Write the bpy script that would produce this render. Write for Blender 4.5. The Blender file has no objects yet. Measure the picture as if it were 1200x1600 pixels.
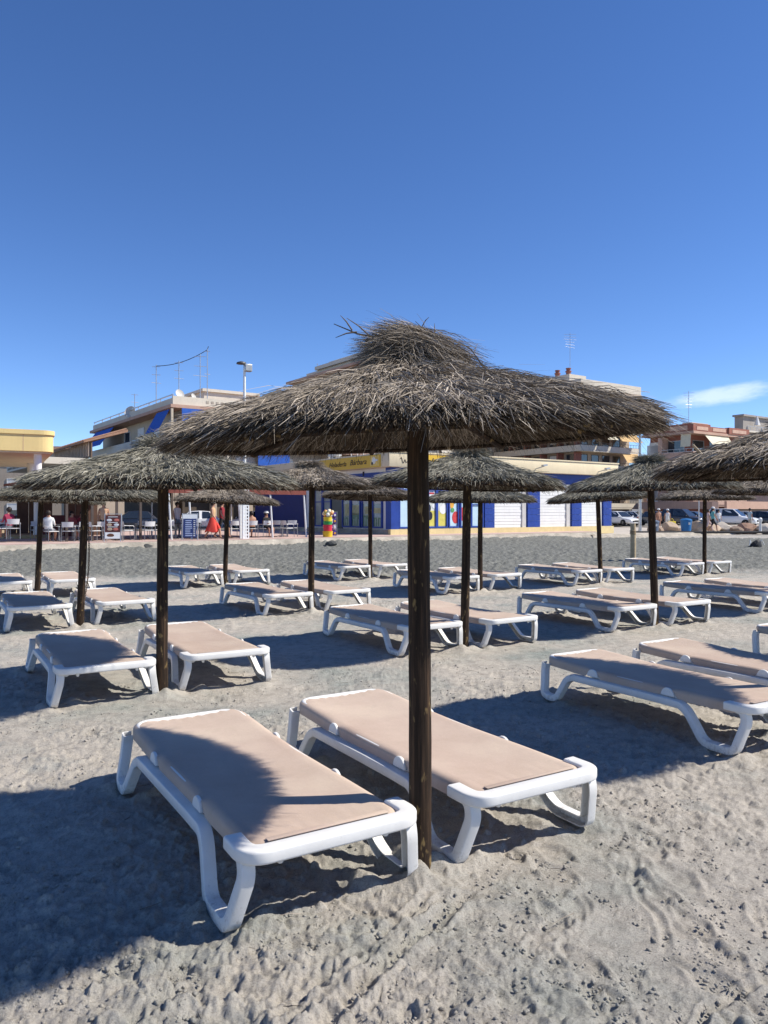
import bpy, bmesh, math, random
import numpy as np
from mathutils import Vector, Matrix

random.seed(7)
scene = bpy.context.scene
col = scene.collection
PI = math.pi
R_ = math.radians

# ------------------------------------------------------------------ camera
EYE = 1.6
cam_d = bpy.data.cameras.new('camera')
cam_d.sensor_fit = 'VERTICAL'
cam_d.sensor_height = 36.0
cam_d.lens = 27.0
cam_d.clip_start = 0.05
cam_d.clip_end = 5000
cam = bpy.data.objects.new('camera', cam_d)
cam.location = (0, 0, EYE)
cam.rotation_euler = (R_(90), 0, 0)
col.objects.link(cam)
scene.camera = cam

# ------------------------------------------------------------------ sky and sun
SUN_EL, SUN_AZ = 45.0, 90.0            # azimuth clockwise from +Y: the sun stands over +X
world = bpy.data.worlds.new('World')
scene.world = world
world.use_nodes = True
wt = world.node_tree
wt.nodes.clear()
w_out = wt.nodes.new('ShaderNodeOutputWorld')
w_bg = wt.nodes.new('ShaderNodeBackground')
w_sky = wt.nodes.new('ShaderNodeTexSky')
w_sky.sky_type = 'NISHITA'
w_sky.sun_disc = False
w_sky.sun_elevation = R_(SUN_EL)
w_sky.sun_rotation = R_(SUN_AZ)
w_sky.altitude = 0
w_sky.air_density = 0.60
w_sky.dust_density = 0.0
w_sky.ozone_density = 2.0
w_bg.inputs['Strength'].default_value = 0.150
w_hsv = wt.nodes.new('ShaderNodeHueSaturation')
w_hsv.inputs['Saturation'].default_value = 1.20
w_hsv.inputs['Hue'].default_value = 0.508
wt.links.new(w_sky.outputs[0], w_hsv.inputs['Color'])
# thin streaks of cloud low over the roofs
w_tc = wt.nodes.new('ShaderNodeTexCoord')
w_sep = wt.nodes.new('ShaderNodeSeparateXYZ')
wt.links.new(w_tc.outputs['Generated'], w_sep.inputs[0])
w_map = wt.nodes.new('ShaderNodeMapping')
w_map.inputs['Scale'].default_value = (5.0, 5.0, 17.0)
w_map.inputs['Rotation'].default_value = (0, R_(-4), 0)
wt.links.new(w_tc.outputs['Generated'], w_map.inputs[0])
w_noise = wt.nodes.new('ShaderNodeTexNoise')
w_noise.inputs['Scale'].default_value = 1.6
w_noise.inputs['Detail'].default_value = 7
w_noise.inputs['Roughness'].default_value = 0.6
wt.links.new(w_map.outputs[0], w_noise.inputs['Vector'])
def wmath(op, a, b=None, c=None):
    n = wt.nodes.new('ShaderNodeMath'); n.operation = op
    for i, x in enumerate((a, b, c)):
        if x is None: continue
        if isinstance(x, (int, float)): n.inputs[i].default_value = x
        else: wt.links.new(x, n.inputs[i])
    return n.outputs[0]
def wrange(x, a, b, c, d):
    n = wt.nodes.new('ShaderNodeMapRange'); n.interpolation_type = 'SMOOTHSTEP'
    wt.links.new(x, n.inputs[0])
    for i, q in enumerate((a, b, c, d)): n.inputs[i + 1].default_value = q
    return n.outputs[0]
# one wisp of cloud: an ellipse in azimuth and height whose edge is frayed by the noise
w_az = wmath('DIVIDE', w_sep.outputs[0], w_sep.outputs[1])
w_el = wmath('DIVIDE', w_sep.outputs[2], w_sep.outputs[1])
w_ax = wmath('DIVIDE', wmath('SUBTRACT', w_az, 0.445), 0.085)
w_ez = wmath('DIVIDE', wmath('SUBTRACT', wmath('SUBTRACT', w_el, wmath('MULTIPLY', wmath('SUBTRACT', w_az, 0.44), 0.17)), 0.150), 0.0145)
w_d2 = wmath('ADD', wmath('MULTIPLY', w_ax, w_ax), wmath('MULTIPLY', w_ez, w_ez))
w_in = wmath('SUBTRACT', 1.0, w_d2)
w_m = wmath('ADD', w_in, wmath('MULTIPLY', wmath('SUBTRACT', w_noise.outputs[0], 0.5), 4.2))
w_mask = wmath('MULTIPLY', wrange(w_m, 0.1, 1.3, 0.0, 1.0), wrange(w_d2, 0.4, 2.2, 0.55, 0.0))
w_front = wrange(w_sep.outputs[1], 0.0, 0.2, 0.0, 1.0)
w_mask = wmath('MULTIPLY', w_mask, w_front)
w_mix = wt.nodes.new('ShaderNodeMix'); w_mix.data_type = 'RGBA'
wt.links.new(w_mask, w_mix.inputs[0])
wt.links.new(w_hsv.outputs[0], w_mix.inputs[6])
w_mix.inputs[7].default_value = (5.6, 6.2, 6.9, 1)
wt.links.new(w_mix.outputs[2], w_bg.inputs['Color'])
wt.links.new(w_bg.outputs[0], w_out.inputs['Surface'])

sun_d = bpy.data.lights.new('sun', 'SUN')
sun_d.energy = 5.0
sun_d.angle = R_(0.53)
sun_d.color = (1.0, 0.945, 0.85)
sun = bpy.data.objects.new('sun', sun_d)
_az = R_(SUN_AZ); _el = R_(SUN_EL)
_to_sun = Vector((math.sin(_az) * math.cos(_el), math.cos(_az) * math.cos(_el), math.sin(_el)))
sun.rotation_euler = _to_sun.to_track_quat('Z', 'Y').to_euler()
sun.location = (20, 0, 20)
col.objects.link(sun)

vs = scene.view_settings
vs.view_transform = 'Standard'
vs.look = 'None'
vs.exposure = 0.38
vs.gamma = 1.0
scene.cycles.use_denoising = True
scene.cycles.max_bounces = 6
scene.cycles.diffuse_bounces = 3
scene.cycles.glossy_bounces = 2
scene.cycles.transmission_bounces = 2
scene.cycles.transparent_max_bounces = 4

# ------------------------------------------------------------------ object helpers
def tag(o, label=None, cat=None, group=None, kind=None):
    if label: o['label'] = label
    if cat: o['category'] = cat
    if group: o['group'] = group
    if kind: o['kind'] = kind
    return o

def empty(name, loc=(0, 0, 0), rz=0.0):
    o = bpy.data.objects.new(name, None)
    o.empty_display_size = 0.1
    o.location = loc
    o.rotation_euler = (0, 0, rz)
    col.objects.link(o)
    return o

def link(name, me, parent=None, loc=None):
    o = bpy.data.objects.new(name, me)
    col.objects.link(o)
    if parent: o.parent = parent
    if loc: o.location = loc
    return o

def copy_tree(o, parent=None):
    c = o.copy()
    col.objects.link(c)
    c.parent = parent
    for ch in KIDS(o): copy_tree(ch, c)
    return c

def KIDS(o):
    return [x for x in o.children]

def mesh_np(name, verts, quads, smooth=False):
    me = bpy.data.meshes.new(name)
    verts = np.asarray(verts, dtype=np.float32).reshape(-1, 3)
    quads = np.asarray(quads, dtype=np.int32)
    n, k = quads.shape
    me.vertices.add(len(verts)); me.vertices.foreach_set('co', verts.ravel())
    me.loops.add(n * k); me.loops.foreach_set('vertex_index', quads.ravel())
    me.polygons.add(n)
    me.polygons.foreach_set('loop_start', np.arange(0, n * k, k, dtype=np.int32))
    me.polygons.foreach_set('loop_total', np.full(n, k, dtype=np.int32))
    if smooth: me.polygons.foreach_set('use_smooth', np.ones(n, dtype=bool))
    me.update(calc_edges=True)
    return me

class MB:
    def __init__(s):
        s.v = []; s.f = []; s.m = []
    def add(s, vs_, fs, mi=0):
        o = len(s.v)
        s.v += [tuple(p) for p in vs_]
        s.f += [tuple(i + o for i in f) for f in fs]
        s.m += [mi] * len(fs)
        return s
    def box(s, x0, x1, y0, y1, z0, z1, mi=0):
        if x0 > x1: x0, x1 = x1, x0
        if y0 > y1: y0, y1 = y1, y0
        if z0 > z1: z0, z1 = z1, z0
        v = [(x0,y0,z0),(x1,y0,z0),(x1,y1,z0),(x0,y1,z0),(x0,y0,z1),(x1,y0,z1),(x1,y1,z1),(x0,y1,z1)]
        f = [(0,3,2,1),(4,5,6,7),(0,1,5,4),(1,2,6,5),(2,3,7,6),(3,0,4,7)]
        return s.add(v, f, mi)
    def bar(s, p, q, w, h, up=(0,0,1), mi=0):
        p = Vector(p); q = Vector(q); d = (q - p).normalized()
        u = Vector(up)
        if abs(d.dot(u)) > 0.98: u = Vector((1,0,0))
        a = d.cross(u).normalized() * (w / 2); b = a.cross(d).normalized() * (h / 2)
        v = [p-a-b, p+a-b, p+a+b, p-a+b, q-a-b, q+a-b, q+a+b, q-a+b]
        f = [(0,1,2,3),(7,6,5,4),(0,4,5,1),(1,5,6,2),(2,6,7,3),(3,7,4,0)]
        return s.add(v, f, mi)
    def tube(s, pts, r, n=8, cap=True, mi=0):
        pts = [Vector(p) for p in pts]
        rs = r if isinstance(r, (list, tuple)) else [r] * len(pts)
        rings = []; prev = None
        for i, p in enumerate(pts):
            d = (pts[min(i+1, len(pts)-1)] - pts[max(i-1, 0)])
            d = d.normalized() if d.length > 1e-9 else Vector((0,0,1))
            if prev is None:
                a = d.cross(Vector((0,0,1)))
                if a.length < 1e-3: a = d.cross(Vector((1,0,0)))
            else:
                a = prev - d * prev.dot(d)
            a.normalize(); prev = a
            b = d.cross(a)
            rings.append([p + (a*math.cos(2*PI*k/n) + b*math.sin(2*PI*k/n)) * rs[i] for k in range(n)])
        v = [q for r_ in rings for q in r_]
        f = []
        for i in range(len(rings)-1):
            for k in range(n):
                k2 = (k+1) % n
                f.append((i*n+k, i*n+k2, (i+1)*n+k2, (i+1)*n+k))
        if cap:
            f.append(tuple(range(n-1, -1, -1))); f.append(tuple((len(rings)-1)*n + k for k in range(n)))
        return s.add(v, f, mi)
    def lathe(s, prof, n=16, c=(0,0,0), mi=0):
        v = []; f = []
        for (r, z) in prof:
            for k in range(n):
                t = 2*PI*k/n
                v.append((c[0]+r*math.cos(t), c[1]+r*math.sin(t), c[2]+z))
        m = len(prof)
        for i in range(m-1):
            for k in range(n):
                k2 = (k+1) % n
                f.append((i*n+k, i*n+k2, (i+1)*n+k2, (i+1)*n+k))
        f.append(tuple(range(n-1,-1,-1))); f.append(tuple((m-1)*n+k for k in range(n)))
        return s.add(v, f, mi)
    def sweep(s, path, sec, side, closed=True, mi=0):
        """path in a plane with unit normal `side`; sec = [(along side, along in-plane normal)]"""
        side = Vector(side).normalized()
        path = [Vector(p) for p in path]
        n = len(sec); rings = []
        for i, p in enumerate(path):
            d0 = (path[i]-path[i-1]).normalized() if i > 0 else None
            d1 = (path[i+1]-path[i]).normalized() if i < len(path)-1 else None
            if d0 is None: d = d1; k = 1
            elif d1 is None: d = d0; k = 1
            else:
                d = (d0+d1).normalized(); k = 1/max(0.5, d.dot(d0))
            nn = side.cross(d).normalized()
            rings.append([p + side*a + nn*(b*k) for a, b in sec])
        v = [q for r_ in rings for q in r_]
        f = []
        for i in range(len(rings)-1):
            for k in range(n):
                k2 = (k+1) % n
                f.append((i*n+k, i*n+k2, (i+1)*n+k2, (i+1)*n+k))
        f.append(tuple(range(n-1,-1,-1))); f.append(tuple((len(rings)-1)*n+k for k in range(n)))
        return s.add(v, f, mi)
    def prism(s, pts, axis, h0, h1, mi=0):
        """pts 2D polygon; axis 'x': (y,z), 'y': (x,z), 'z': (x,y)"""
        def P(a, b, h):
            return {'x': (h,a,b), 'y': (a,h,b), 'z': (a,b,h)}[axis]
        n = len(pts)
        v = [P(a,b,h0) for a,b in pts] + [P(a,b,h1) for a,b in pts]
        f = [tuple(range(n-1,-1,-1)), tuple(range(n,2*n))]
        f += [(i,(i+1)%n,(i+1)%n+n,i+n) for i in range(n)]
        return s.add(v, f, mi)
    def sphere(s, c, r, n=10, m=6, sc=(1,1,1), mi=0):
        prof = []
        v = []; f = []
        for j in range(m+1):
            t = PI*j/m
            for k in range(n):
                p = 2*PI*k/n
                v.append((c[0]+r*sc[0]*math.sin(t)*math.cos(p), c[1]+r*sc[1]*math.sin(t)*math.sin(p), c[2]+r*sc[2]*math.cos(t)))
        for j in range(m):
            for k in range(n):
                k2 = (k+1)%n
                f.append((j*n+k, (j+1)*n+k, (j+1)*n+k2, j*n+k2))
        return s.add(v, f, mi)
    def mesh(s, name, mats, smooth=False, bevel=0.0, segs=2, auto=None):
        me = bpy.data.meshes.new(name)
        me.from_pydata(s.v, [], s.f)
        mats = mats if isinstance(mats, (list, tuple)) else [mats]
        for m in mats: me.materials.append(m)
        me.polygons.foreach_set('material_index', s.m)
        bm = bmesh.new(); bm.from_mesh(me)
        bmesh.ops.remove_doubles(bm, verts=bm.verts, dist=1e-6)
        bmesh.ops.recalc_face_normals(bm, faces=bm.faces)
        if bevel > 0:
            eds = [e for e in bm.edges if len(e.link_faces) == 2 and e.calc_face_angle(0) > 0.6]
            bmesh.ops.bevel(bm, geom=eds, offset=bevel, segments=segs, profile=0.5, affect='EDGES', clamp_overlap=True)
        if smooth or bevel > 0:
            for fc in bm.faces: fc.smooth = True
            lim = auto if auto is not None else 0.7
            for e in bm.edges:
                if len(e.link_faces) == 2 and e.calc_face_angle(0) > lim: e.smooth = False
        bm.to_mesh(me); bm.free()
        return me
    def build(s, name, mats, parent=None, loc=None, **k):
        return link(name, s.mesh(name, mats, **k), parent, loc)

def fillet(pts, rad, n=5):
    """round the inner corners of a polyline"""
    pts = [Vector(p) for p in pts]
    out = [pts[0]]
    for i in range(1, len(pts)-1):
        a, b, c = pts[i-1], pts[i], pts[i+1]
        r = rad[i] if isinstance(rad, (list, tuple)) else rad
        d0 = (a-b); d1 = (c-b)
        t = min(r, d0.length*0.48, d1.length*0.48)
        p0 = b + d0.normalized()*t; p1 = b + d1.normalized()*t
        for k in range(n+1):
            u = k/n
            out.append(p0*(1-u)**2 + b*2*u*(1-u) + p1*u*u)
    out.append(pts[-1])
    return out

def rrect(w, h, r, n=3):
    o = []
    for cx, cy, a0 in ((w/2-r, h/2-r, 0), (-w/2+r, h/2-r, 90), (-w/2+r, -h/2+r, 180), (w/2-r, -h/2+r, 270)):
        for k in range(n+1):
            a = R_(a0 + 90*k/n)
            o.append((cx + r*math.cos(a), cy + r*math.sin(a)))
    return o

# ------------------------------------------------------------------ materials
MATS = {}
def nodes_of(name):
    m = bpy.data.materials.new(name)
    m.use_nodes = True
    nt = m.node_tree
    b = nt.nodes['Principled BSDF']
    return m, nt, b

def N(nt, kind, **ins):
    n = nt.nodes.new(kind)
    for k, v_ in ins.items():
        k = k.replace('_', ' ')
        if k in n.inputs:
            if hasattr(v_, 'is_linked') or isinstance(v_, bpy.types.NodeSocket): nt.links.new(v_, n.inputs[k])
            else: n.inputs[k].default_value = v_
    return n

def ramp(nt, fac, stops):
    r = nt.nodes.new('ShaderNodeValToRGB')
    nt.links.new(fac, r.inputs[0])
    e = r.color_ramp.elements
    while len(e) > 1: e.remove(e[0])
    e[0].position = stops[0][0]; e[0].color = (*stops[0][1], 1)
    for p, c in stops[1:]:
        x = e.new(p); x.color = (*c, 1)
    return r.outputs[0]

def mixc(nt, fac, a, b, mode='MIX'):
    m = nt.nodes.new('ShaderNodeMix'); m.data_type = 'RGBA'; m.blend_type = mode
    for i, x in ((0, fac), (6, a), (7, b)):
        if isinstance(x, bpy.types.NodeSocket): nt.links.new(x, m.inputs[i])
        elif isinstance(x, (tuple, list)): m.inputs[i].default_value = (*x[:3], 1)
        else: m.inputs[i].default_value = x
    return m.outputs[2]

def paint(name, c, rough=0.6, var=0.12, scale=3.0, bump=0.0, bscale=40, metal=0.0, spec=0.4, dirt=None, dirt_amt=0.35):
    """painted or plain surface: base colour with soft mottling, optional dirt streaks and fine relief"""
    if name in MATS: return MATS[name]
    m, nt, b = nodes_of(name)
    tc = nt.nodes.new('ShaderNodeTexCoord')
    no = N(nt, 'ShaderNodeTexNoise', Vector=tc.outputs['Object'], Scale=scale, Detail=6.0, Roughness=0.65)
    lo = tuple(max(0, x*(1-var)) for x in c); hi = tuple(min(1, x*(1+var)) for x in c)
    cc = ramp(nt, no.outputs[0], [(0.3, lo), (0.7, hi)])
    if dirt:
        mp = N(nt, 'ShaderNodeMapping', Vector=tc.outputs['Object']); mp.inputs['Scale'].default_value = (6, 6, 0.7)
        n2 = N(nt, 'ShaderNodeTexNoise', Vector=mp.outputs[0], Scale=1.3, Detail=5.0, Roughness=0.7)
        f = nt.nodes.new('ShaderNodeMapRange'); nt.links.new(n2.outputs[0], f.inputs[0])
        for i, q in enumerate((0.52, 0.75, 0.0, dirt_amt)): f.inputs[i+1].default_value = q
        cc = mixc(nt, f.outputs[0], cc, dirt)
    nt.links.new(cc, b.inputs['Base Color'])
    b.inputs['Roughness'].default_value = rough
    b.inputs['Metallic'].default_value = metal
    b.inputs['Specular IOR Level'].default_value = spec
    if bump:
        n3 = N(nt, 'ShaderNodeTexNoise', Vector=tc.outputs['Object'], Scale=bscale, Detail=4.0)
        bp = N(nt, 'ShaderNodeBump', Height=n3.outputs[0], Strength=bump); bp.inputs['Distance'].default_value = 0.02
        nt.links.new(bp.outputs[0], b.inputs['Normal'])
    MATS[name] = m
    return m

def mat_sand():
    m, nt, b = nodes_of('sand')
    g = nt.nodes.new('ShaderNodeNewGeometry')
    P = g.outputs['Position']
    n1 = N(nt, 'ShaderNodeTexNoise', Vector=P, Scale=0.75, Detail=5.0, Roughness=0.62)
    n2 = N(nt, 'ShaderNodeTexNoise', Vector=P, Scale=9.0, Detail=6.0, Roughness=0.7)
    n3 = N(nt, 'ShaderNodeTexNoise', Vector=P, Scale=130.0, Detail=4.0, Roughness=0.75)
    base = ramp(nt, n1.outputs[0], [(0.30, (0.27, 0.295, 0.272)), (0.42, (0.37, 0.36, 0.322)), (0.52, (0.435, 0.40, 0.35)), (0.62, (0.475, 0.432, 0.374)), (0.74, (0.345, 0.352, 0.328))])
    c2 = ramp(nt, n2.outputs[0], [(0.30, (0.70, 0.70, 0.70)), (0.55, (1, 1, 1)), (0.8, (1.12, 1.11, 1.09))])
    c3 = ramp(nt, n3.outputs[0], [(0.26, (0.48, 0.47, 0.46)), (0.48, (0.98, 0.98, 0.98)), (0.75, (1.25, 1.24, 1.21))])
    cc = mixc(nt, 1.0, base, c2, 'MULTIPLY')
    cc = mixc(nt, 1.0, cc, c3, 'MULTIPLY')
    # the raked strip towards the promenade is damp, coarse and grey
    at = N(nt, 'ShaderNodeAttribute'); at.attribute_name = 'tilled'
    cg = ramp(nt, n2.outputs[0], [(0.3, (0.095, 0.098, 0.086)), (0.5, (0.165, 0.167, 0.15)), (0.72, (0.27, 0.265, 0.238))])
    cg = mixc(nt, 1.0, cg, c3, 'MULTIPLY')
    cc = mixc(nt, at.outputs['Fac'], cc, cg)
    nt.links.new(cc, b.inputs['Base Color'])
    b.inputs['Roughness'].default_value = 0.95
    b.inputs['Specular IOR Level'].default_value = 0.12
    n4 = N(nt, 'ShaderNodeTexNoise', Vector=P, Scale=62.0, Detail=8.0, Roughness=0.75)
    bp = N(nt, 'ShaderNodeBump', Height=n4.outputs[0], Strength=1.0); bp.inputs['Distance'].default_value = 0.010
    n5 = N(nt, 'ShaderNodeTexNoise', Vector=P, Scale=260.0, Detail=3.0, Roughness=0.7)
    bp2 = N(nt, 'ShaderNodeBump', Height=n5.outputs[0], Strength=0.9, Normal=bp.outputs[0]); bp2.inputs['Distance'].default_value = 0.0035
    nt.links.new(bp2.outputs[0], b.inputs['Normal'])
    return m

def mat_straw(name, stops, tint=None):
    m, nt, b = nodes_of(name)
    g = nt.nodes.new('ShaderNodeNewGeometry')
    tc = nt.nodes.new('ShaderNodeTexCoord')
    no = N(nt, 'ShaderNodeTexNoise', Vector=tc.outputs['Object'], Scale=4.5, Detail=5.0, Roughness=0.7)
    a = nt.nodes.new('ShaderNodeMath'); a.operation = 'MULTIPLY_ADD'
    nt.links.new(g.outputs['Random Per Island'], a.inputs[0]); a.inputs[1].default_value = 0.72
    s_ = nt.nodes.new('ShaderNodeMath'); s_.operation = 'MULTIPLY_ADD'
    nt.links.new(no.outputs[0], s_.inputs[0]); s_.inputs[1].default_value = 0.9; s_.inputs[2].default_value = -0.31
    nt.links.new(s_.outputs[0], a.inputs[2])
    cc = ramp(nt, a.outputs[0], stops)
    nt.links.new(cc, b.inputs['Base Color'])
    b.inputs['Roughness'].default_value = 0.85
    b.inputs['Specular IOR Level'].default_value = 0.150
    return m

def mat_pole():
    m, nt, b = nodes_of('creosoted_pole')
    tc = nt.nodes.new('ShaderNodeTexCoord')
    mp = N(nt, 'ShaderNodeMapping', Vector=tc.outputs['Object']); mp.inputs['Scale'].default_value = (1, 1, 0.05)
    n1 = N(nt, 'ShaderNodeTexNoise', Vector=mp.outputs[0], Scale=45.0, Detail=6.0, Roughness=0.7)
    c1 = ramp(nt, n1.outputs[0], [(0.3, (0.010, 0.007, 0.005)), (0.52, (0.031, 0.019, 0.012)), (0.74, (0.105, 0.062, 0.035))])
    mp2 = N(nt, 'ShaderNodeMapping', Vector=tc.outputs['Object']); mp2.inputs['Scale'].default_value = (1, 1, 0.35)
    n2 = N(nt, 'ShaderNodeTexNoise', Vector=mp2.outputs[0], Scale=26.0, Detail=3.0, Roughness=0.6)
    f = nt.nodes.new('ShaderNodeMapRange'); nt.links.new(n2.outputs[0], f.inputs[0])
    for i, q in enumerate((0.61, 0.68, 0.0, 0.8)): f.inputs[i+1].default_value = q
    cc = mixc(nt, f.outputs[0], c1, (0.24, 0.165, 0.07))
    nt.links.new(cc, b.inputs['Base Color'])
    b.inputs['Roughness'].default_value = 0.8
    b.inputs['Specular IOR Level'].default_value = 0.2
    bp = N(nt, 'ShaderNodeBump', Height=n1.outputs[0], Strength=0.8); bp.inputs['Distance'].default_value = 0.008
    nt.links.new(bp.outputs[0], b.inputs['Normal'])
    return m

def mat_sling():
    m, nt, b = nodes_of('sling_mesh_fabric')
    tc = nt.nodes.new('ShaderNodeTexCoord')
    O = tc.outputs['Object']
    n1 = N(nt, 'ShaderNodeTexNoise', Vector=O, Scale=2.6, Detail=5.0, Roughness=0.6)
    c1 = ramp(nt, n1.outputs[0], [(0.32, (0.445, 0.338, 0.272)), (0.55, (0.505, 0.392, 0.32)), (0.75, (0.55, 0.44, 0.352))])
    oi = nt.nodes.new('ShaderNodeObjectInfo')
    n2 = N(nt, 'ShaderNodeTexNoise', Vector=O, Scale=1.4, Detail=2.0)
    cc = mixc(nt, 0.12, c1, ramp(nt, n2.outputs[0], [(0.4, (0.50, 0.36, 0.27)), (0.6, (0.56, 0.47, 0.33))]))
    mr = nt.nodes.new('ShaderNodeMapRange'); nt.links.new(oi.outputs['Random'], mr.inputs[0])
    for i, q in enumerate((0, 1, .90, 1.06)): mr.inputs[i+1].default_value = q
    hs = N(nt, 'ShaderNodeHueSaturation', Color=cc, Value=mr.outputs[0]); cc = hs.outputs[0]
    # sand dust and body-oil marks
    n6 = N(nt, 'ShaderNodeTexNoise', Vector=tc.outputs['Object'], Scale=7.0, Detail=6.0, Roughness=0.7)
    f6 = nt.nodes.new('ShaderNodeMapRange'); nt.links.new(n6.outputs[0], f6.inputs[0])
    for i, q in enumerate((0.56, 0.74, 0.0, 0.30)): f6.inputs[i+1].default_value = q
    cc = mixc(nt, f6.outputs[0], cc, (0.40, 0.335, 0.25))
    nt.links.new(cc, b.inputs['Base Color'])
    b.inputs['Roughness'].default_value = 0.75
    b.inputs['Specular IOR Level'].default_value = 0.2
    mpw = N(nt, 'ShaderNodeMapping', Vector=O); mpw.inputs['Scale'].default_value = (150, 40, 5)
    nw = N(nt, 'ShaderNodeTexNoise', Vector=mpw.outputs[0], Scale=1.0, Detail=3.0, Roughness=0.6)
    cw = ramp(nt, nw.outputs[0], [(0.3, (0.965, 0.965, 0.965)), (0.7, (1.025, 1.025, 1.025))])
    cc = mixc(nt, 1.0, cc, cw, 'MULTIPLY'); nt.links.new(cc, b.inputs['Base Color'])
    w1 = N(nt, 'ShaderNodeTexWave', Vector=O, Scale=180.0); w1.bands_direction = 'X'
    w2 = N(nt, 'ShaderNodeTexWave', Vector=O, Scale=180.0); w2.bands_direction = 'Y'
    ad = nt.nodes.new('ShaderNodeMath'); ad.operation = 'ADD'
    nt.links.new(w1.outputs['Fac'], ad.inputs[0]); nt.links.new(w2.outputs['Fac'], ad.inputs[1])
    bp = N(nt, 'ShaderNodeBump', Height=ad.outputs[0], Strength=0.25); bp.inputs['Distance'].default_value = 0.0015
    nt.links.new(bp.outputs[0], b.inputs['Normal'])
    return m

def mat_plastic():
    m, nt, b = nodes_of('white_resin')
    tc = nt.nodes.new('ShaderNodeTexCoord')
    g = nt.nodes.new('ShaderNodeNewGeometry')
    n1 = N(nt, 'ShaderNodeTexNoise', Vector=tc.outputs['Object'], Scale=3.0, Detail=5.0, Roughness=0.65)
    c1 = ramp(nt, n1.outputs[0], [(0.3, (0.65, 0.635, 0.60)), (0.7, (0.79, 0.775, 0.745))])
    # scuffs, and sand splashed up the lowest decimetre of the legs
    n2 = N(nt, 'ShaderNodeTexNoise', Vector=g.outputs['Position'], Scale=32.0, Detail=7.0, Roughness=0.8)
    sep = N(nt, 'ShaderNodeSeparateXYZ', Vector=tc.outputs['Object'])
    h = nt.nodes.new('ShaderNodeMapRange'); nt.links.new(sep.outputs[2], h.inputs[0])
    for i, q in enumerate((0.0, 0.16, 0.17, 0.0)): h.inputs[i+1].default_value = q
    ad = nt.nodes.new('ShaderNodeMath'); ad.operation = 'ADD'
    nt.links.new(n2.outputs[0], ad.inputs[0]); nt.links.new(h.outputs[0], ad.inputs[1])
    f = nt.nodes.new('ShaderNodeMapRange'); nt.links.new(ad.outputs[0], f.inputs[0])
    for i, q in enumerate((0.60, 0.82, 0.0, 0.75)): f.inputs[i+1].default_value = q
    cc = mixc(nt, f.outputs[0], c1, (0.33, 0.29, 0.25))
    nt.links.new(cc, b.inputs['Base Color'])
    b.inputs['Roughness'].default_value = 0.45
    b.inputs['Specular IOR Level'].default_value = 0.4
    n3 = N(nt, 'ShaderNodeTexNoise', Vector=g.outputs['Position'], Scale=260.0, Detail=2.0)
    bp = N(nt, 'ShaderNodeBump', Height=n3.outputs[0], Strength=0.12); bp.inputs['Distance'].default_value = 0.002
    nt.links.new(bp.outputs[0], b.inputs['Normal'])
    return m

M_SAND = mat_sand()
M_STRAW = mat_straw('heather_thatch', [(0.0, (0.055, 0.044, 0.034)), (0.25, (0.165, 0.137, 0.106)), (0.55, (0.305, 0.258, 0.204)), (0.82, (0.45, 0.388, 0.315)), (1.0, (0.57, 0.50, 0.415))])
M_STRAW_GREEN = mat_straw('grey_green_thatch', [(0.0, (0.048, 0.044, 0.034)), (0.28, (0.145, 0.137, 0.106)), (0.60, (0.275, 0.258, 0.204)), (0.86, (0.405, 0.378, 0.302)), (1.0, (0.48, 0.445, 0.365))])
M_STRAW_DARK = mat_straw('shaded_thatch', [(0.0, (0.02, 0.014, 0.010)), (0.4, (0.06, 0.044, 0.030)), (0.8, (0.14, 0.105, 0.07)), (1.0, (0.19, 0.145, 0.10))])  # darker copy of the straw, underside shade put into its colour
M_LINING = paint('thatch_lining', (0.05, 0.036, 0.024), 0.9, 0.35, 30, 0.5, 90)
M_TWIG = paint('bare_twig', (0.13, 0.105, 0.085), 0.85, 0.3, 20)
M_POLE = mat_pole()
M_SLING = mat_sling()
M_RESIN = mat_plastic()
M_GLASS = paint('window_glass', (0.035, 0.045, 0.055), 0.08, 0.3, 2.0, spec=0.8)
M_WHITE = paint('white_paint', (0.74, 0.73, 0.70), 0.6, 0.06, 2.0, dirt=(0.42, 0.38, 0.33), dirt_amt=0.3)
M_METAL = paint('galvanised_metal', (0.45, 0.46, 0.47), 0.4, 0.12, 6, metal=0.6)
M_DARK = paint('black_rubber', (0.02, 0.02, 0.022), 0.7, 0.2)
M_CONC = paint('weathered_concrete', (0.36, 0.32, 0.26), 0.9, 0.35, 1.6, 0.4, 30, dirt=(0.18, 0.155, 0.11), dirt_amt=0.6)

# ------------------------------------------------------------------ beach layout (metres)
U = Vector((-0.52, 0.855)).normalized()      # from the foot of a lounger to its head
V = Vector((U.y, -U.x))                      # across the loungers, to the right along a row
PROM_A = Vector((0.82, 0.572)).normalized()  # along the promenade
PROM_N = Vector((-PROM_A.y, PROM_A.x))       # from the sand inland
KERB = Vector((-3.0, 38.0))
PROM_ROT = math.atan2(PROM_A.y, PROM_A.x)

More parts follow.
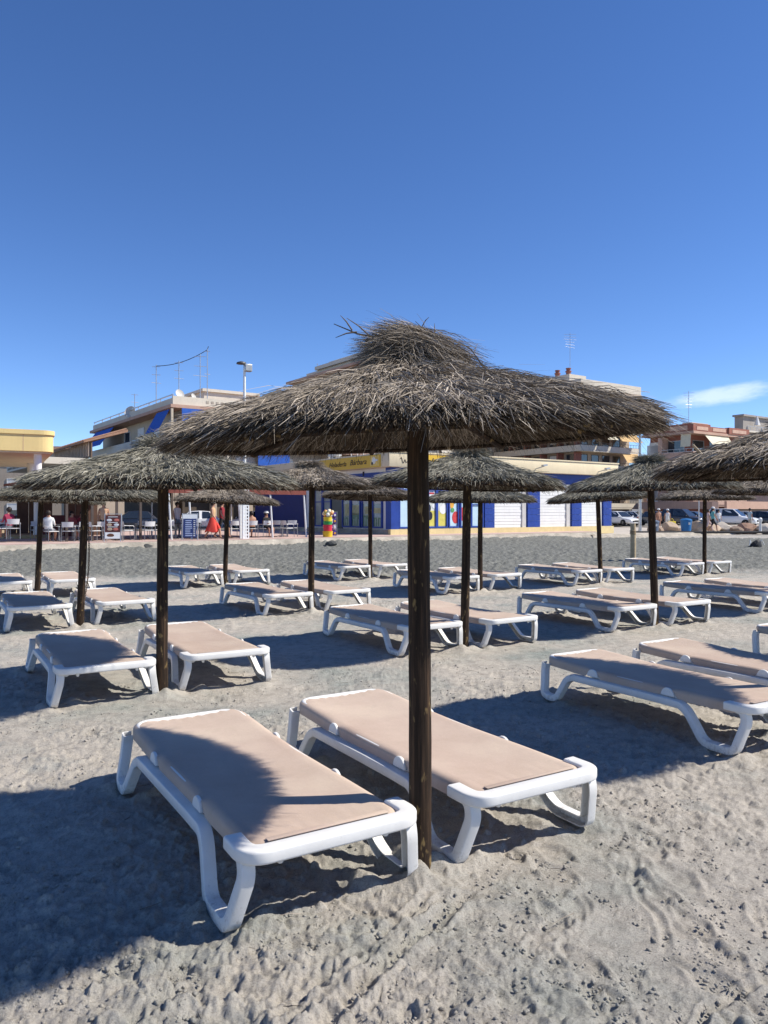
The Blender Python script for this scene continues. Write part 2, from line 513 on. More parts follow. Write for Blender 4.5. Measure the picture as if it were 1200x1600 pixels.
UMB = [  # x, y, rim height, radius, thatch kind, lean (x, y degrees), rotation, label
 (0.155, 3.40, 1.972, 1.05, 'hero', (-2.4, -2.4), 0.0, 'largest thatched beach umbrella on a dark pole, nearest the camera'),
 (-1.94, 6.74, 1.88, 1.16, 'green', (-1.0, -1.5), 1.1, 'grey green thatched umbrella just left of the largest one, dark straight pole'),
 (3.09, 5.60, 1.96, 1.06, 'brown', (1.0, 2.0), 2.0, 'thatched umbrella at the right edge, its pole outside the picture'),
 (0.93, 8.95, 1.95, 1.10, 'fine', (0, 0.5), 0.3, 'round neat thatched umbrella before the blue shop front, right of the largest pole'),
 (3.76, 10.67, 1.97, 1.13, 'fine', (0, -1), 1.7, 'thatched umbrella with a leaning black pole, in front of the parked cars'),
 (-1.15, 12.2, 2.04, 1.08, 'brown', (0, 0), 2.9, 'thatched umbrella with a tilted topknot between the largest two umbrellas, left of the shop windows'),
 (-4.22, 10.67, 1.84, 1.12, 'green', (0, 1), 4.0, 'low thatched umbrella with a chain hanging on its leaning dark pole'),
 (-6.42, 14.2, 1.86, 1.10, 'green', (0, 0), 5.2, 'far thatched umbrella leftmost of all, in front of the white column'),
 (-3.42, 16.5, 1.86, 1.10, 'brown', (0, 1), 0.8, 'far thatched umbrella beside the woman in the red skirt'),
 (1.93, 15.4, 1.86, 1.10, 'fine', (0, 0), 3.4, 'far thatched umbrella whose pole stands behind the round neat umbrella'),
 (-0.33, 18.3, 2.00, 1.12, 'brown', (0, -3), 4.4, 'far thatched umbrella with a thin pole before the shop corner windows'),
 (4.80, 17.0, 1.92, 1.10, 'fine', (0, 2), 2.2, 'far thatched umbrella with a thin leaning brown pole before the white shutters'),
 (8.1, 19.4, 1.98, 1.15, 'brown', (0, 0), 0.1, 'farthest thatched umbrella on the right with a sunlit brown pole'),
 (6.62, 12.6, 1.96, 1.13, 'brown', (0, 1), 5.7, 'thatched umbrella half out of the picture, behind the one at the right edge'),
 (5.75, 7.30, 1.95, 1.10, 'fine', (0, 0), 3.0, 'thatched umbrella standing just beyond the right edge'),
]
POLE_LEAN = {4: (-1.4, 0.0), 6: (2.0, 0.0), 7: (2.6, 0.0), 8: (1.8, 0), 11: (-2.0, 0.0), 3: (1.3, 0.0), 1: (-0.2, 0)}

# ------------------------------------------------------------------ numpy noise
def vnoise(x, y, seed=0):
    xi = np.floor(x).astype(np.int64); yi = np.floor(y).astype(np.int64)
    xf = x - xi; yf = y - yi
    def h(a, b):
        n = (a * 374761393 + b * 668265263 + seed * 1442695041) & 0xFFFFFFFF
        n = ((n ^ (n >> 13)) * 1274126177) & 0xFFFFFFFF
        n = n ^ (n >> 16)
        return (n & 0xFFFF) / 65535.0
    u = xf*xf*xf*(xf*(xf*6-15)+10); v = yf*yf*yf*(yf*(yf*6-15)+10)
    a = h(xi, yi); b = h(xi+1, yi); c = h(xi, yi+1); d = h(xi+1, yi+1)
    return (a + (b-a)*u + (c-a)*v + (a-b-c+d)*u*v)*2 - 1
def fbm(x, y, scale, octs=4, gain=0.5, seed=0):
    t = np.zeros_like(x); amp = 1.0; f = 1.0/scale; tot = 0
    for i in range(octs):
        ca, sa = math.cos(0.6*i+0.3), math.sin(0.6*i+0.3)
        t += amp*vnoise((x*ca - y*sa)*f + 13.7*i, (x*sa + y*ca)*f - 7.1*i, seed+i)
        tot += amp; amp *= gain; f *= 2.03
    return t/tot

# lounger spots: (pole index, side) -> centre and heading, shared by sand and furniture
LU, LV = 0.875, {-1: 0.480, 1: 0.590}
LOUNGERS = []
_lr = random.Random(3)
SKIP = {(14, 1)}
for i, u_ in enumerate(UMB):
    for sd in (-1, 1):
        if (i, sd) in SKIP: continue
        c = Vector(u_[:2]) + U*(LU + (_lr.uniform(-.05, .05) if i else 0)) + V*(sd*(LV[sd] + (.06 if (i, sd) == (2, -1) else 0) + (_lr.uniform(-.03, .03) if i else 0)))
        yaw = (_lr.uniform(-2.2, 2.2) if i else 0.0)
        LOUNGERS.append((i, sd, c, yaw))

def sand_height(x, y):
    """height of the trampled sand, and how far it is raked grey soil"""
    edge = 18.6 + 0.10*x + 0.9*fbm(x, y, 4.0, 3, seed=40)
    till = np.clip((y - edge)/1.6, 0, 1)
    h = 0.020*fbm(x, y, 1.6, 3, seed=1)
    a = fbm(x, y, 0.42, 3, 0.55, seed=5)
    h += 0.016*a
    patch = np.clip(0.55 + 1.1*fbm(x, y, 1.1, 3, seed=77), 0.12, 1.25)     # churned here, trodden flat there
    b = fbm(x, y, 0.15, 4, 0.58, seed=9)
    h += patch*(0.019*np.abs(b) + 0.006*b)
    c = fbm(x, y, 0.05, 3, 0.6, seed=15)
    h += patch*(0.0085*np.abs(c)+0.003*c)
    h += (0.0030+0.0042*patch)*fbm(x, y, 0.026, 2, 0.75, seed=21)*np.clip(2.2-y/4.0, 0, 1)
    c2 = fbm(x, y, 0.085, 3, 0.6, seed=81); h += patch*0.011*np.clip((c2-.08)*5, 0, 1)
    c3 = fbm(x, y, 0.034, 2, 0.6, seed=85); h += patch*0.0055*np.clip((c3-.05)*4, 0, 1)*np.clip(2.2-y/4.0, 0, 1)
    ridg = 1-np.abs(fbm(x, y, 0.30, 3, 0.55, seed=31))*2.2
    h += patch*0.008*np.clip(ridg, -0.3, 1)
    # raked soil: clods
    g = np.abs(fbm(x, y, 0.30, 4, 0.65, seed=51))*0.13 + 0.04*fbm(x, y, 0.12, 2, seed=57) + .05*fbm(x, y, 2.2, 2, seed=58)
    h = h*(1-till) + (g-0.01)*till
    return h - 0.012, till

def build_sand():
    ncol, y0, y1 = 860, 1.05, 47.0
    rows = [y0]
    while rows[-1] < y1:
        rows.append(rows[-1]*(1.0042 if rows[-1] < 6 else 1.0075))
    rows = np.array(rows)
    t = np.linspace(-0.86, 0.86, ncol)
    t = np.sign(t)*np.abs(t/0.86)**1.15*0.86
    Y = np.repeat(rows[:, None], ncol, 1); X = Y*t[None, :]
    x = X.ravel(); y = Y.ravel()
    h, till = sand_height(x, y)
    h = h.reshape(X.shape)
    rr = random.Random(11)
    def stamp(cx, cy, rad, fn):
        i0 = np.searchsorted(rows, cy-rad); i1 = np.searchsorted(rows, cy+rad)
        if i1 <= i0: return
        dx = X[i0:i1]-cx; dy = Y[i0:i1]-cy
        m = (dx*dx+dy*dy) < rad*rad
        if m.any(): h[i0:i1][m] += fn(dx[m], dy[m])
    def foot(cx, cy, ang, L, W, dep):
        ca, sa = math.cos(ang), math.sin(ang)
        def fn(dx, dy):
            a = (dx*ca+dy*sa)/L; b = (-dx*sa+dy*ca)/(W*(1+0.25*np.cos(a*3.0)))
            r = np.sqrt(a*a+b*b)
            rim = np.exp(-((r-1.15)/0.22)**2)*0.45*(1+0.8*np.sin(5*np.arctan2(b, a)+cx*9))
            return dep*(rim - 1/(1+np.exp((r-0.9)*12)))
        stamp(cx, cy, L*2.0, fn)
    for k in range(650):
        cy = 1.3 + 13*rr.random()**1.5
        cx = rr.uniform(-.65, .65)*cy
        s_ = rr.uniform(.7, 1.1)
        foot(cx, cy, rr.uniform(0, PI) if rr.random() < .55 else rr.gauss(2.1, .3), .135*s_, .052*s_, rr.uniform(.004, .012))
    # lumps thrown up
    for k in range(2500):
        cy = 1.3 + 9*rr.random()**1.6
        cx = rr.uniform(-.62, .62)*cy
        rad = .007+.022*rr.random()**2.2; hh = rad*rr.uniform(.45, .9)
        stamp(cx, cy, rad*1.2, lambda dx, dy, rad=rad, hh=hh: hh*np.clip(1-(dx*dx+dy*dy)/(rad*rad), 0, 1)**.6)
    # the straight mark dragged from the pole foot towards the camera, and a broken line on the right
    def groove(p, q_, w, dep, wob=0.01, br=0.0):
        p = Vector(p); q_ = Vector(q_); L = (q_-p).length; d = (q_-p)/L; nrm = Vector((-d.y, d.x))
        i0 = np.searchsorted(rows, min(p.y, q_.y)-.3); i1 = np.searchsorted(rows, max(p.y, q_.y)+.3)
        dx = X[i0:i1]-p.x; dy = Y[i0:i1]-p.y
        a = dx*d.x+dy*d.y; b = dx*nrm.x+dy*nrm.y + wob*fbm(a, a*0+3.3, 0.25, 2, seed=61)
        on = np.clip((a+.05)/.1, 0, 1)*np.clip((L-a+.05)/.1, 0, 1)
        if br: on = on*np.clip(0.5+2.2*fbm(a, a*0, 0.35, 2, seed=63), 0, 1)
        h[i0:i1] += on*dep*(np.exp(-((np.abs(b)-w*1.5)/(w*.55))**2)*.8 - np.exp(-(b/w)**2))
    groove((-.30, 2.25), (.33, 3.20), .035, .022)
    groove((-.42, 2.32), (.20, 3.22), .02, .010)
    groove((1.02, 2.75), (1.25, 4.3), .018, .008, .06, 1)
    groove((-2.6, 3.1), (-.8, 2.9), .03, .012, .03, 1)
    groove((.7, 2.2), (1.7, 2.9), .02, .012, .05, 1)
    # sand heaped round the poles and scuffed by the lounger feet
    for u_ in UMB:
        stamp(u_[0], u_[1], .34, lambda dx, dy: .055*np.exp(-((np.sqrt(dx*dx+dy*dy)-.07)/.11)**2)*(1+.5*np.sin(3*np.arctan2(dy, dx)+u_[0])))
    for (i, sd, c, yaw) in LOUNGERS:
        for fu, fv in ((-.80, -.36), (-.80, .36), (.82, -.36), (.82, .36)):
            p = c + U*fu + V*fv
            stamp(p.x, p.y, .26, lambda dx, dy: .028*np.exp(-((np.sqrt(dx*dx+dy*dy)-.13)/.05)**2)*(.6+.8*np.sin(2*np.arctan2(dy, dx)+p.x*7)) - .012*np.exp(-(dx*dx+dy*dy)/.01))
    # keep clear of the promenade: the sand runs under the kerb
    kn = (X-KERB.x)*PROM_N.x + (Y-KERB.y)*PROM_N.y
    drift = np.clip((kn+2.2)/2.0, 0, 1)**2*(.10+.10*fbm(x, y, 1.3, 4, .6, seed=91).reshape(X.shape))
    h += drift
    h[kn > 0.6] = -0.10
    v = np.stack([X.ravel(), Y.ravel(), h.ravel()], 1)
    nr = len(rows)
    idx = np.arange(nr*ncol).reshape(nr, ncol)
    qd = np.stack([idx[:-1, :-1], idx[:-1, 1:], idx[1:, 1:], idx[1:, :-1]], -1).reshape(-1, 4)
    # drop cells far inland
    keep = kn[:-1, :-1].ravel() < 1.5
    me = mesh_np('sand', v, qd[keep], True)
    at = me.attributes.new('tilled', 'FLOAT', 'POINT')
    at.data.foreach_set('value', till.astype(np.float32))
    me.materials.append(M_SAND)
    o = link('beach', me)
    tag(o, kind='structure')
    return o
build_sand()
# sand beyond the modelled strip, to both sides and behind the camera
mb = MB(); mb.add([(-400, -300, -.11), (400, -300, -.11), (400, 300, -.11), (-400, 300, -.11)], [(0,1,2,3)])
me = mb.mesh('ground', M_SAND); o = link('ground', me); tag(o, kind='structure')
mb = MB(); mb.add([(-3000, -3000, -.30), (3000, -3000, -.30), (3000, 3000, -.30), (-3000, 3000, -.30)], [(0,1,2,3)])
o = mb.build('terrain', paint('dry_earth', (0.30, 0.27, 0.22), .95, .15, .05)); tag(o, kind='structure')

# ------------------------------------------------------------------ thatched umbrellas
def strands(rng, base, dirn, length, width, droop, bend):
    """ribbons: base (n,3), unit direction (n,3); returns verts and quads; one island per strand"""
    n = len(base)
    up = np.array([0, 0, 1.0])
    rnd = rng.normal(size=(n, 3))
    side = np.cross(dirn, up + 0.9*rnd)
    side /= np.linalg.norm(side, axis=1, keepdims=True)+1e-9
    b2 = rng.normal(size=(n, 3))*bend[:, None]
    L = length[:, None]
    p0 = base
    p1 = base + dirn*L*0.5 + b2*L*0.5
    p2 = base + dirn*L + b2*L*0.6 - up*droop[:, None]*L
    w = width[:, None]*0.5
    v = np.stack([p0-side*w, p0+side*w, p1-side*w*.9, p1+side*w*.9, p2-side*w*.35, p2+side*w*.35], 1)
    k = np.arange(n)[:, None]*6
    q = np.stack([k+np.array([[0,1,3,2]]), k+np.array([[2,3,5,4]])], 1).reshape(-1, 4)
    return v.reshape(-1, 3), q

def merge(parts):
    vs_, qs = [], []; o = 0
    for v, q in parts:
        vs_.append(v); qs.append(q+o); o += len(v)
    return np.concatenate(vs_), np.concatenate(qs)

def thatch_meshes(kind, R, rise, nb, per, wid, seed, mat):
    """roof, fringe and topknot meshes of one canopy; z = 0 at the rim"""
    rng = np.random.default_rng(seed)
    def zc(r): return rise*(1-(r/R)**.90)
    # tufts laid in courses: each tuft is a bundle with its own heading
    r = R*np.sqrt(rng.uniform(.012, .90, nb)); ph = rng.uniform(0, 2*PI, nb)
    cour = rng.integers(0, 9, nb)
    r = np.where(rng.random(nb) < .45, R*(.10+.09*cour)+rng.normal(0, .012, nb), r)
    r = np.clip(r, .05*R, .95*R)
    yaw = rng.normal(0, .30, nb); lift = rng.normal(-.015, .05, nb); tl = rng.uniform(.10, .24, nb)
    lay = rng.uniform(-.035, .012, nb) + .010*np.sin(ph*5+seed)
    rep = lambda a: np.repeat(a, per)
    n = nb*per
    rr = np.clip(rep(r)+rng.normal(0, .022, n), .03, R*1.0); pp = rep(ph)+rng.normal(0, .022, n)/np.maximum(rr, .15)
    base = np.stack([rr*np.cos(pp), rr*np.sin(pp), zc(rr)+rep(lay)+rng.normal(0, .010, n)], 1)
    yw = rep(yaw)+rng.normal(0, .26, n)
    slope = -rise/R*1.0 + rep(lift)+rng.normal(0, .075, n)
    d = np.stack([np.cos(pp+yw), np.sin(pp+yw), slope], 1); d /= np.linalg.norm(d, axis=1, keepdims=True)
    L = rep(tl)*rng.uniform(.55, 1.1, n)
    # no strand shoots far past the rim
    over = (rr + L) - R*np.where(rng.random(n) < .14, rng.uniform(1.0, 1.12, n), rng.uniform(.94, 1.01, n))
    L = np.where(over > 0, np.maximum(L-over*rng.uniform(.55, 1.0, n), .05), L)
    parts = [strands(rng, base, d, L, rng.uniform(.6, 1.35, n)*wid, rng.uniform(.0, .16, n), np.full(n, .12))]
    # a few coarse pale stalks and stray ends lying on top
    m = nb//7
    r2 = R*np.sqrt(rng.uniform(.03, .9, m)); p2 = rng.uniform(0, 2*PI, m)
    b2 = np.stack([r2*np.cos(p2), r2*np.sin(p2), zc(r2)+.008+rng.uniform(0, .015, m)], 1)
    y2 = rng.normal(0, .6, m)
    d2 = np.stack([np.cos(p2+y2), np.sin(p2+y2), -rise/R+rng.normal(.05, .09, m)], 1); d2 /= np.linalg.norm(d2, axis=1, keepdims=True)
    L2 = rng.uniform(.08, .22, m); L2 = np.minimum(L2, np.maximum(R*1.02-r2, .04))
    parts.append(strands(rng, b2, d2, L2, rng.uniform(.8, 1.8, m)*wid, rng.uniform(-.1, .2, m), np.full(m, .16)))
    v, q = merge(parts); roof = mesh_np('thatch_'+kind, v, q); roof.materials.append(mat)
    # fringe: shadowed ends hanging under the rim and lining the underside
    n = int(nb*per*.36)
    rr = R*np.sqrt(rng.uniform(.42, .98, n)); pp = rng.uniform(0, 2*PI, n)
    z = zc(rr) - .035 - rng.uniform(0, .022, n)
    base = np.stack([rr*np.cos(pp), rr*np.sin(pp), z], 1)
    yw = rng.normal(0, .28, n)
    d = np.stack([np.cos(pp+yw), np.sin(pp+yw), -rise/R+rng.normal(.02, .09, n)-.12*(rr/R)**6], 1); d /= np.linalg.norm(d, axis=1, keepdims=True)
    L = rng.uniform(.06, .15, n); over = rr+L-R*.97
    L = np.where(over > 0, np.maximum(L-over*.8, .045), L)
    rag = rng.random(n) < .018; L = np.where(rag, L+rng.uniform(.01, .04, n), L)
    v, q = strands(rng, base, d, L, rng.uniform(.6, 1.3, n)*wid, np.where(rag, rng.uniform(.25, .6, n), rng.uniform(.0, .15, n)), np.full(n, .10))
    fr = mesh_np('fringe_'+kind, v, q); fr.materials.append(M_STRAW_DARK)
    # topknot: a bound sheaf lying over the peak
    n = int(nb*per*.09) + 500
    th = rng.uniform(0, 2*PI, n); rad = (.122 if kind == 'hero' else .13)*np.sqrt(rng.random(n))
    hump = (.165 if kind == 'hero' else .085)*(1-(rad/.17)**2)
    base = np.stack([rad*np.cos(th)*1.05+.03, rad*np.sin(th)*.9, rise+.0+hump*rng.uniform(.0, 1.0, n)-.03], 1)
    if kind == 'hero':
        hd = PI + rng.normal(0, .55, n); flip = rng.random(n) < .45
        hd = np.where(flip, rng.normal(-.15, .75, n), hd)
        sl = np.where(flip, rng.normal(-.40, .12, n), rng.normal(.12, .20, n))
        L = np.where(flip, rng.uniform(.10, .25, n), rng.uniform(.08, .19, n))
    else:
        hd = th + rng.normal(0, .7, n); sl = rng.normal(.1, .35, n); L = rng.uniform(.05, .15, n)
    d = np.stack([np.cos(hd), np.sin(hd), sl], 1); d /= np.linalg.norm(d, axis=1, keepdims=True)
    v, q = strands(rng, base, d, L, rng.uniform(.5, 1.1, n)*wid*.85, rng.uniform(0, .2, n), np.full(n, .09))
    tk = mesh_np('topknot_'+kind, v, q); tk.materials.append(mat)
    return roof, fr, tk

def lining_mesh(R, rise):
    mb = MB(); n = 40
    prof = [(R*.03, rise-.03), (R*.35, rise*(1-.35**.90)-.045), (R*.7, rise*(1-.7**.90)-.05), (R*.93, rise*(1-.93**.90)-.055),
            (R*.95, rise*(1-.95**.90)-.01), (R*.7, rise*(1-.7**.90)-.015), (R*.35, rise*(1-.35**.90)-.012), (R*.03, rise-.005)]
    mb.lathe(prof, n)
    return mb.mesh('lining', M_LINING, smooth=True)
def hoop_mesh(R, rise):
    mb = MB(); rr = R*.90; z = rise*(1-.90**.90)-.085
    pts = [(rr*math.cos(2*PI*k/40), rr*math.sin(2*PI*k/40), z) for k in range(41)]
    mb.tube(pts, .011, 6, cap=False)
    return mb.mesh('hoop', M_POLE, smooth=True)
def rafter_mesh(R, rise):
    mb = MB(); mb.tube([(.05, 0, rise-.14), (R*.90, 0, rise*(1-.90**.90)-.095)], .014, 6)
    return mb.mesh('rafter', M_POLE, smooth=True)
def pole_mesh(h, r, seed):
    rg = random.Random(seed); pts = []; rs = []
    nn = 22
    ax, ay = rg.uniform(-.008, .008), rg.uniform(-.008, .008)
    for k in range(nn+1):
        t = k/nn
        pts.append((ax*math.sin(t*5), ay*math.sin(t*4+1), -.35+(h+.35)*t)); rs.append(r*(1.05-.10*t)+rg.uniform(-.0012, .0012))
    mb = MB(); mb.tube(pts, rs, 18)
    return mb.mesh('pole', M_POLE, smooth=True)

TH = {}
RISE = 0.40
TH['hero'] = thatch_meshes('hero', 1.0, .295, 6300, 18, .0030, 5, M_STRAW)
TH['green'] = thatch_meshes('green', 1.0, .27, 2900, 13, .0048, 6, M_STRAW_GREEN)
TH['brown'] = thatch_meshes('brown', 1.0, .28, 2300, 12, .0058, 8, M_STRAW)
TH['fine'] = thatch_meshes('fine', 1.0, .315, 2300, 12, .0056, 9, M_STRAW_GREEN)
RI = {'hero': .295, 'green': .27, 'brown': .28, 'fine': .315}
LIN = {k: lining_mesh(1.0, RI[k]) for k in RI}
HOOP = {k: hoop_mesh(1.0, RI[k]) for k in RI}
RAF = {k: rafter_mesh(1.0, RI[k]) for k in RI}
POLES = [pole_mesh(1.95, .0495, s_) for s_ in range(4)]

for i, (x, y, rim, R, kind, lean, rot, lab) in enumerate(UMB):
    root = empty('thatched_umbrella', (x, y, 0))
    tag(root, lab, 'umbrella', 'thatched umbrellas set out in rows on the beach')
    root.rotation_euler = (0, R_(POLE_LEAN.get(i, (0, 0))[0]), 0)
    rise = RI[kind]*R
    ox = -.04 if i == 0 else 0.0
    p = link('pole', POLES[i % 4], root); p.scale = (1, 1, (rim+rise-.06+.35)/2.30); p.location = (0, 0, .35*((rim+rise-.06+.35)/2.30-1)); p.rotation_euler = (0, 0, i*1.3)
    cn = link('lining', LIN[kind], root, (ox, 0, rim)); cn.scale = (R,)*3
    tl = (R_(lean[1]*-.0 + lean[0]*-1.0), R_(lean[1]), rot)
    cn.rotation_euler = tl
    for nm, me in (('thatch', TH[kind][0]), ('fringe', TH[kind][1]), ('topknot', TH[kind][2])):
        o = link(nm, me, root, (ox, 0, rim)); o.scale = (R,)*3; o.rotation_euler = tl
        o['kind'] = 'stuff'
    hp = link('hoop', HOOP[kind], root, (ox, 0, rim)); hp.scale = (R,)*3; hp.rotation_euler = tl
    mw = Matrix.LocRotScale(Vector((ox, 0, rim)), hp.rotation_euler, Vector((R,)*3))
    for k in range(8):
        rf = link('rafter', RAF[kind], root)
        rf.matrix_local = mw @ Matrix.Rotation(2*PI*k/8+.2, 4, 'Z')
    if i == 0:
        # loose branches sticking out of the topknot and roof
        rg = random.Random(5)
        def twig(p, q, r, forks):
            mb = MB(); p = Vector(p); q = Vector(q)
            pts = [p.lerp(q, t)+Vector((rg.uniform(-.008, .008), rg.uniform(-.008, .008), rg.uniform(-.008, .008))) for t in (0, .25, .5, .75, 1)]
            mb.tube(pts, [r, r*.85, r*.7, r*.5, r*.25], 5)
            for t, dx, dz in forks:
                b = p.lerp(q, t); e = b+Vector((dx, rg.uniform(-.04, .04), dz))
                mb.tube([b, b.lerp(e, .5)+Vector((0, 0, .006)), e], [r*.5, r*.4, r*.15], 4)
            mb.build('twig', M_TWIG, root, smooth=True)
        Z = rim+rise
        twig((.02, -.05, Z+.005), (-.37, -.10, Z+.125), .0075, [(.45, -.13, .005), (.6, -.10, .07), (.75, -.09, -.03), (.8, -.05, .06), (.3, -.12, .06)])
        twig((-.02, -.02, Z+.06), (-.20, .03, Z+.17), .005, [(.5, -.05, .06), (.7, -.06, 0)])
        twig((.20, -.05, Z-.01), (-.02, -.02, Z+.16), .005, [(.6, .0, .06), (.85, .03, .04)])
        twig((.30, -.2, Z-.10), (.16, -.25, Z+.02), .004, [(.6, .02, .05)])
        twig((.75, -.2, Z-.24), (.66, -.2, Z-.16), .003, [(.5, .02, .03)])
        twig((.95, -.1, Z-.34), (1.12, .0, Z-.27), .005, [(.5, .05, .03), (.3, .08, -.01)])
    if i == 2:
        mb = MB(); mb.tube([(-.86, -.25, rim+.02), (-.98, -.35, rim+.10)], [.011, .008], 6)
        mb.build('stick', paint('pale_stick', (.42, .33, .22), .8), root, smooth=True)
    if i == 6:
        # a rusty chain slung round the pole
        mb = MB()
        lm = MB()
        lp = []
        for k in range(13):
            a = 2*PI*k/12; lp.append((.016*math.cos(a)*.6, 0, .016*math.sin(a)*1.3))
        lm.tube(lp, .0045, 5, cap=False)
        chain = lm.mesh('chain_link', paint('rusty_steel', (.12, .085, .06), .7, .3, 30))
        for k in range(44):
            t = k/43
            px = .062 + .045*math.sin(t*PI); pz = 1.62-1.25*t
            c = link('chain_link', chain, root, (px, -.05-.01*math.sin(t*6), pz)); c.rotation_euler = (0, .1, (k % 2)*PI/2)

# ------------------------------------------------------------------ sun loungers
def c_section(w, h, t, r):
    """channel open on +side: outer skin with two flanges"""
    return None

def make_lounger():
    root = empty('sun_lounger')
    def ch(sgn):   # channel section: w across (x), h in plane, opening towards the inside of the lounger
        w, h, t = .056, .054, .006
        o = [(-w/2+.0, -h/2+.009), (-w/2+.003, -h/2+.003), (-w/2+.010, -h/2), (w/2, -h/2), (w/2, -h/2+t), (-w/2+t+.004, -h/2+t),
             (-w/2+t+.004, h/2-t), (w/2, h/2-t), (w/2, h/2), (-w/2+.010, h/2), (-w/2+.003, h/2-.003), (-w/2, h/2-.009)]
        return [(a*sgn, b) for a, b in o]
    X0 = .365
    front = [(-.85, .318), (-.955, .306), (-.975, .235), (-.922, .050), (-.89, .030), (-.715, .030), (-.665, .055), (-.535, .196), (-.470, .236), (-.30, .2385)]
    rear = [(.60, .232), (.66, .205), (.735, .055), (.765, .030), (.855, .030), (.905, .053), (.925, .16), (.938, .255), (.925, .300)]
    fr = [0, .06, .04, .025, .02, .03, .035, .035, .03, 0]
    rr = [0, .04, .025, .02, .025, .03, .04, .03, 0]
    for sgn in (-1, 1):
        sec = ch(-sgn if sgn > 0 else 1)
        sec = ch(1 if sgn < 0 else -1)
        for nm, pp, rd in (('leg', front, fr), ('leg', rear, rr)):
            path = fillet([(sgn*(X0+.050*max(0, 1-b/.232)), a, b) for a, b in pp], rd, 6)
            mb = MB(); mb.sweep(path, sec, (1, 0, 0))
            mb.build(nm, M_RESIN, root, smooth=True, auto=.5)
        # side rail that joins both legs, with a rolled lower lip
        path = [(sgn*X0, a, b) for a, b in ((-.30, .2385), (-.05, .2375), (.25, .235), (.60, .232))]
        mb = MB(); mb.sweep(path, sec, (1, 0, 0)); mb.build('side_rail', M_RESIN, root, smooth=True, auto=.5)
        # inner rail that carries the sling
        mb = MB(); mb.sweep([(sgn*.318, -.95, .292), (sgn*.318, .44, .290)], rrect(.038, .06, .012), (1, 0, 0))
        mb.build('sling_rail', M_RESIN, root, smooth=True, auto=.9)
        # half-round clips that pin the sling
        for yc in (-.335, .40):
            mb = MB()
            pts = [(yc+.058*math.cos(PI*k/10), .272+.060*math.sin(PI*k/10)) for k in range(11)]
            mb.prism([(a, b) for a, b in pts], 'x', sgn*.337, sgn*.356)
            mb.build('clip', M_RESIN, root, bevel=.006)
        mb = MB(); mb.lathe([(.010, -.022), (.013, -.015), (.013, .02)], 10, (sgn*.235, -.99, .285)); mb.build('peg', M_RESIN, root, smooth=True)
    # rounded bar across the foot end
    plan = fillet([(-.365, -.83, .316), (-.368, -1.005, .316), (.368, -1.005, .316), (.365, -.83, .316)], [0, .10, .10, 0], 8)
    mb = MB(); mb.sweep(plan, [(b, a) for a, b in rrect(.078, .054, .011, 3)], (0, 0, 1)); mb.build('foot_bar', M_RESIN, root, smooth=True, auto=.9)
    # head frame of the backrest
    plan = fillet([(-.306, .44, .300), (-.308, .970, .332), (.308, .970, .332), (.306, .44, .300)], [0, .10, .10, 0], 8)
    mb = MB(); mb.sweep([(p.x, p.y, p.z) for p in plan], [(b, a) for a, b in rrect(.034, .046, .012, 3)], (0, 0, 1)); mb.build('head_frame', M_RESIN, root, smooth=True, auto=.9)
    # cross bar under the sling
    for yc in (.42, -.32):
        mb = MB(); mb.sweep([(-.31, yc, .255), (.31, yc, .255)], rrect(.05, .03, .008), (0, 1, 0)); mb.build('cross_bar', M_RESIN, root, smooth=True, auto=.9)
    # sling
    ys = np.linspace(-.955, .985, 78)
    sect = []
    for k in range(5): sect.append((-.343, -.0))
    nx = 21
    verts = []; 
    for y in ys:
        ztop = .338 + .010*np.clip((y-.44)/.5, 0, 1)*1.8 - .010*math.exp(-((y-.05)/.45)**2)
        if y > .955: ztop -= (y-.955)*.45
        clipd = min(abs(y+.335), abs(y-.40))
        drop = .064*min(1.0, max(.10, (clipd-.035)/.05)) if clipd < .10 else .064
        fe = min(1, max(0.0, (y+.955)/.10)); drop *= .35+.65*fe
        drop *= .35 + .65*min(1, max(0, (.985-y)/.06))
        # foot corners are cut back
        wx = .343
        if y < -.89: wx = .343 - .05*((-.89-y)/.065)**2
        if y > .88: wx = .343 - .075*((y-.88)/.105)**2
        row = []
        for fz in (1.0, .66, .33): row.append((-wx-.002*(1-fz), y, ztop-.016-drop*fz+.004))
        for k in range(nx):
            s_ = -1+2*k/(nx-1)
            xx = s_*(wx-.004)
            e = max(0, (abs(s_)-.93)/.07)
            zz = ztop - .012*e*e - .016*(1-s_*s_)*.9 + .0014*math.sin(y*19+s_*3)*(1 if abs(s_) < .9 else 0)
            wr = max(0, 1-abs(y+.91)/.24) + max(0, 1-abs(y-.93)/.15)
            zz += .0055*wr*math.sin(s_*26+y*9)*(1-e)*(abs(s_) < .92)
            row.append((xx, y, zz))
        for fz in (.33, .66, 1.0): row.append((wx+.002*(1-fz), y, ztop-.016-drop*fz+.004))
        verts.append(row)
    nw = len(verts[0]); idx = np.arange(len(ys)*nw).reshape(len(ys), nw)
    qd = np.stack([idx[:-1, :-1], idx[:-1, 1:], idx[1:, 1:], idx[1:, :-1]], -1).reshape(-1, 4)
    me = mesh_np('sling', np.array(verts), qd, True); me.materials.append(M_SLING)
    sl = link('sling', me, root)
    # sewn hem at the foot
    mb = MB(); mb.bar((-.27, -.943, .3405), (.27, -.943, .3405), .03, .004); mb.build('hem', M_SLING, sl, bevel=.001)
    return root

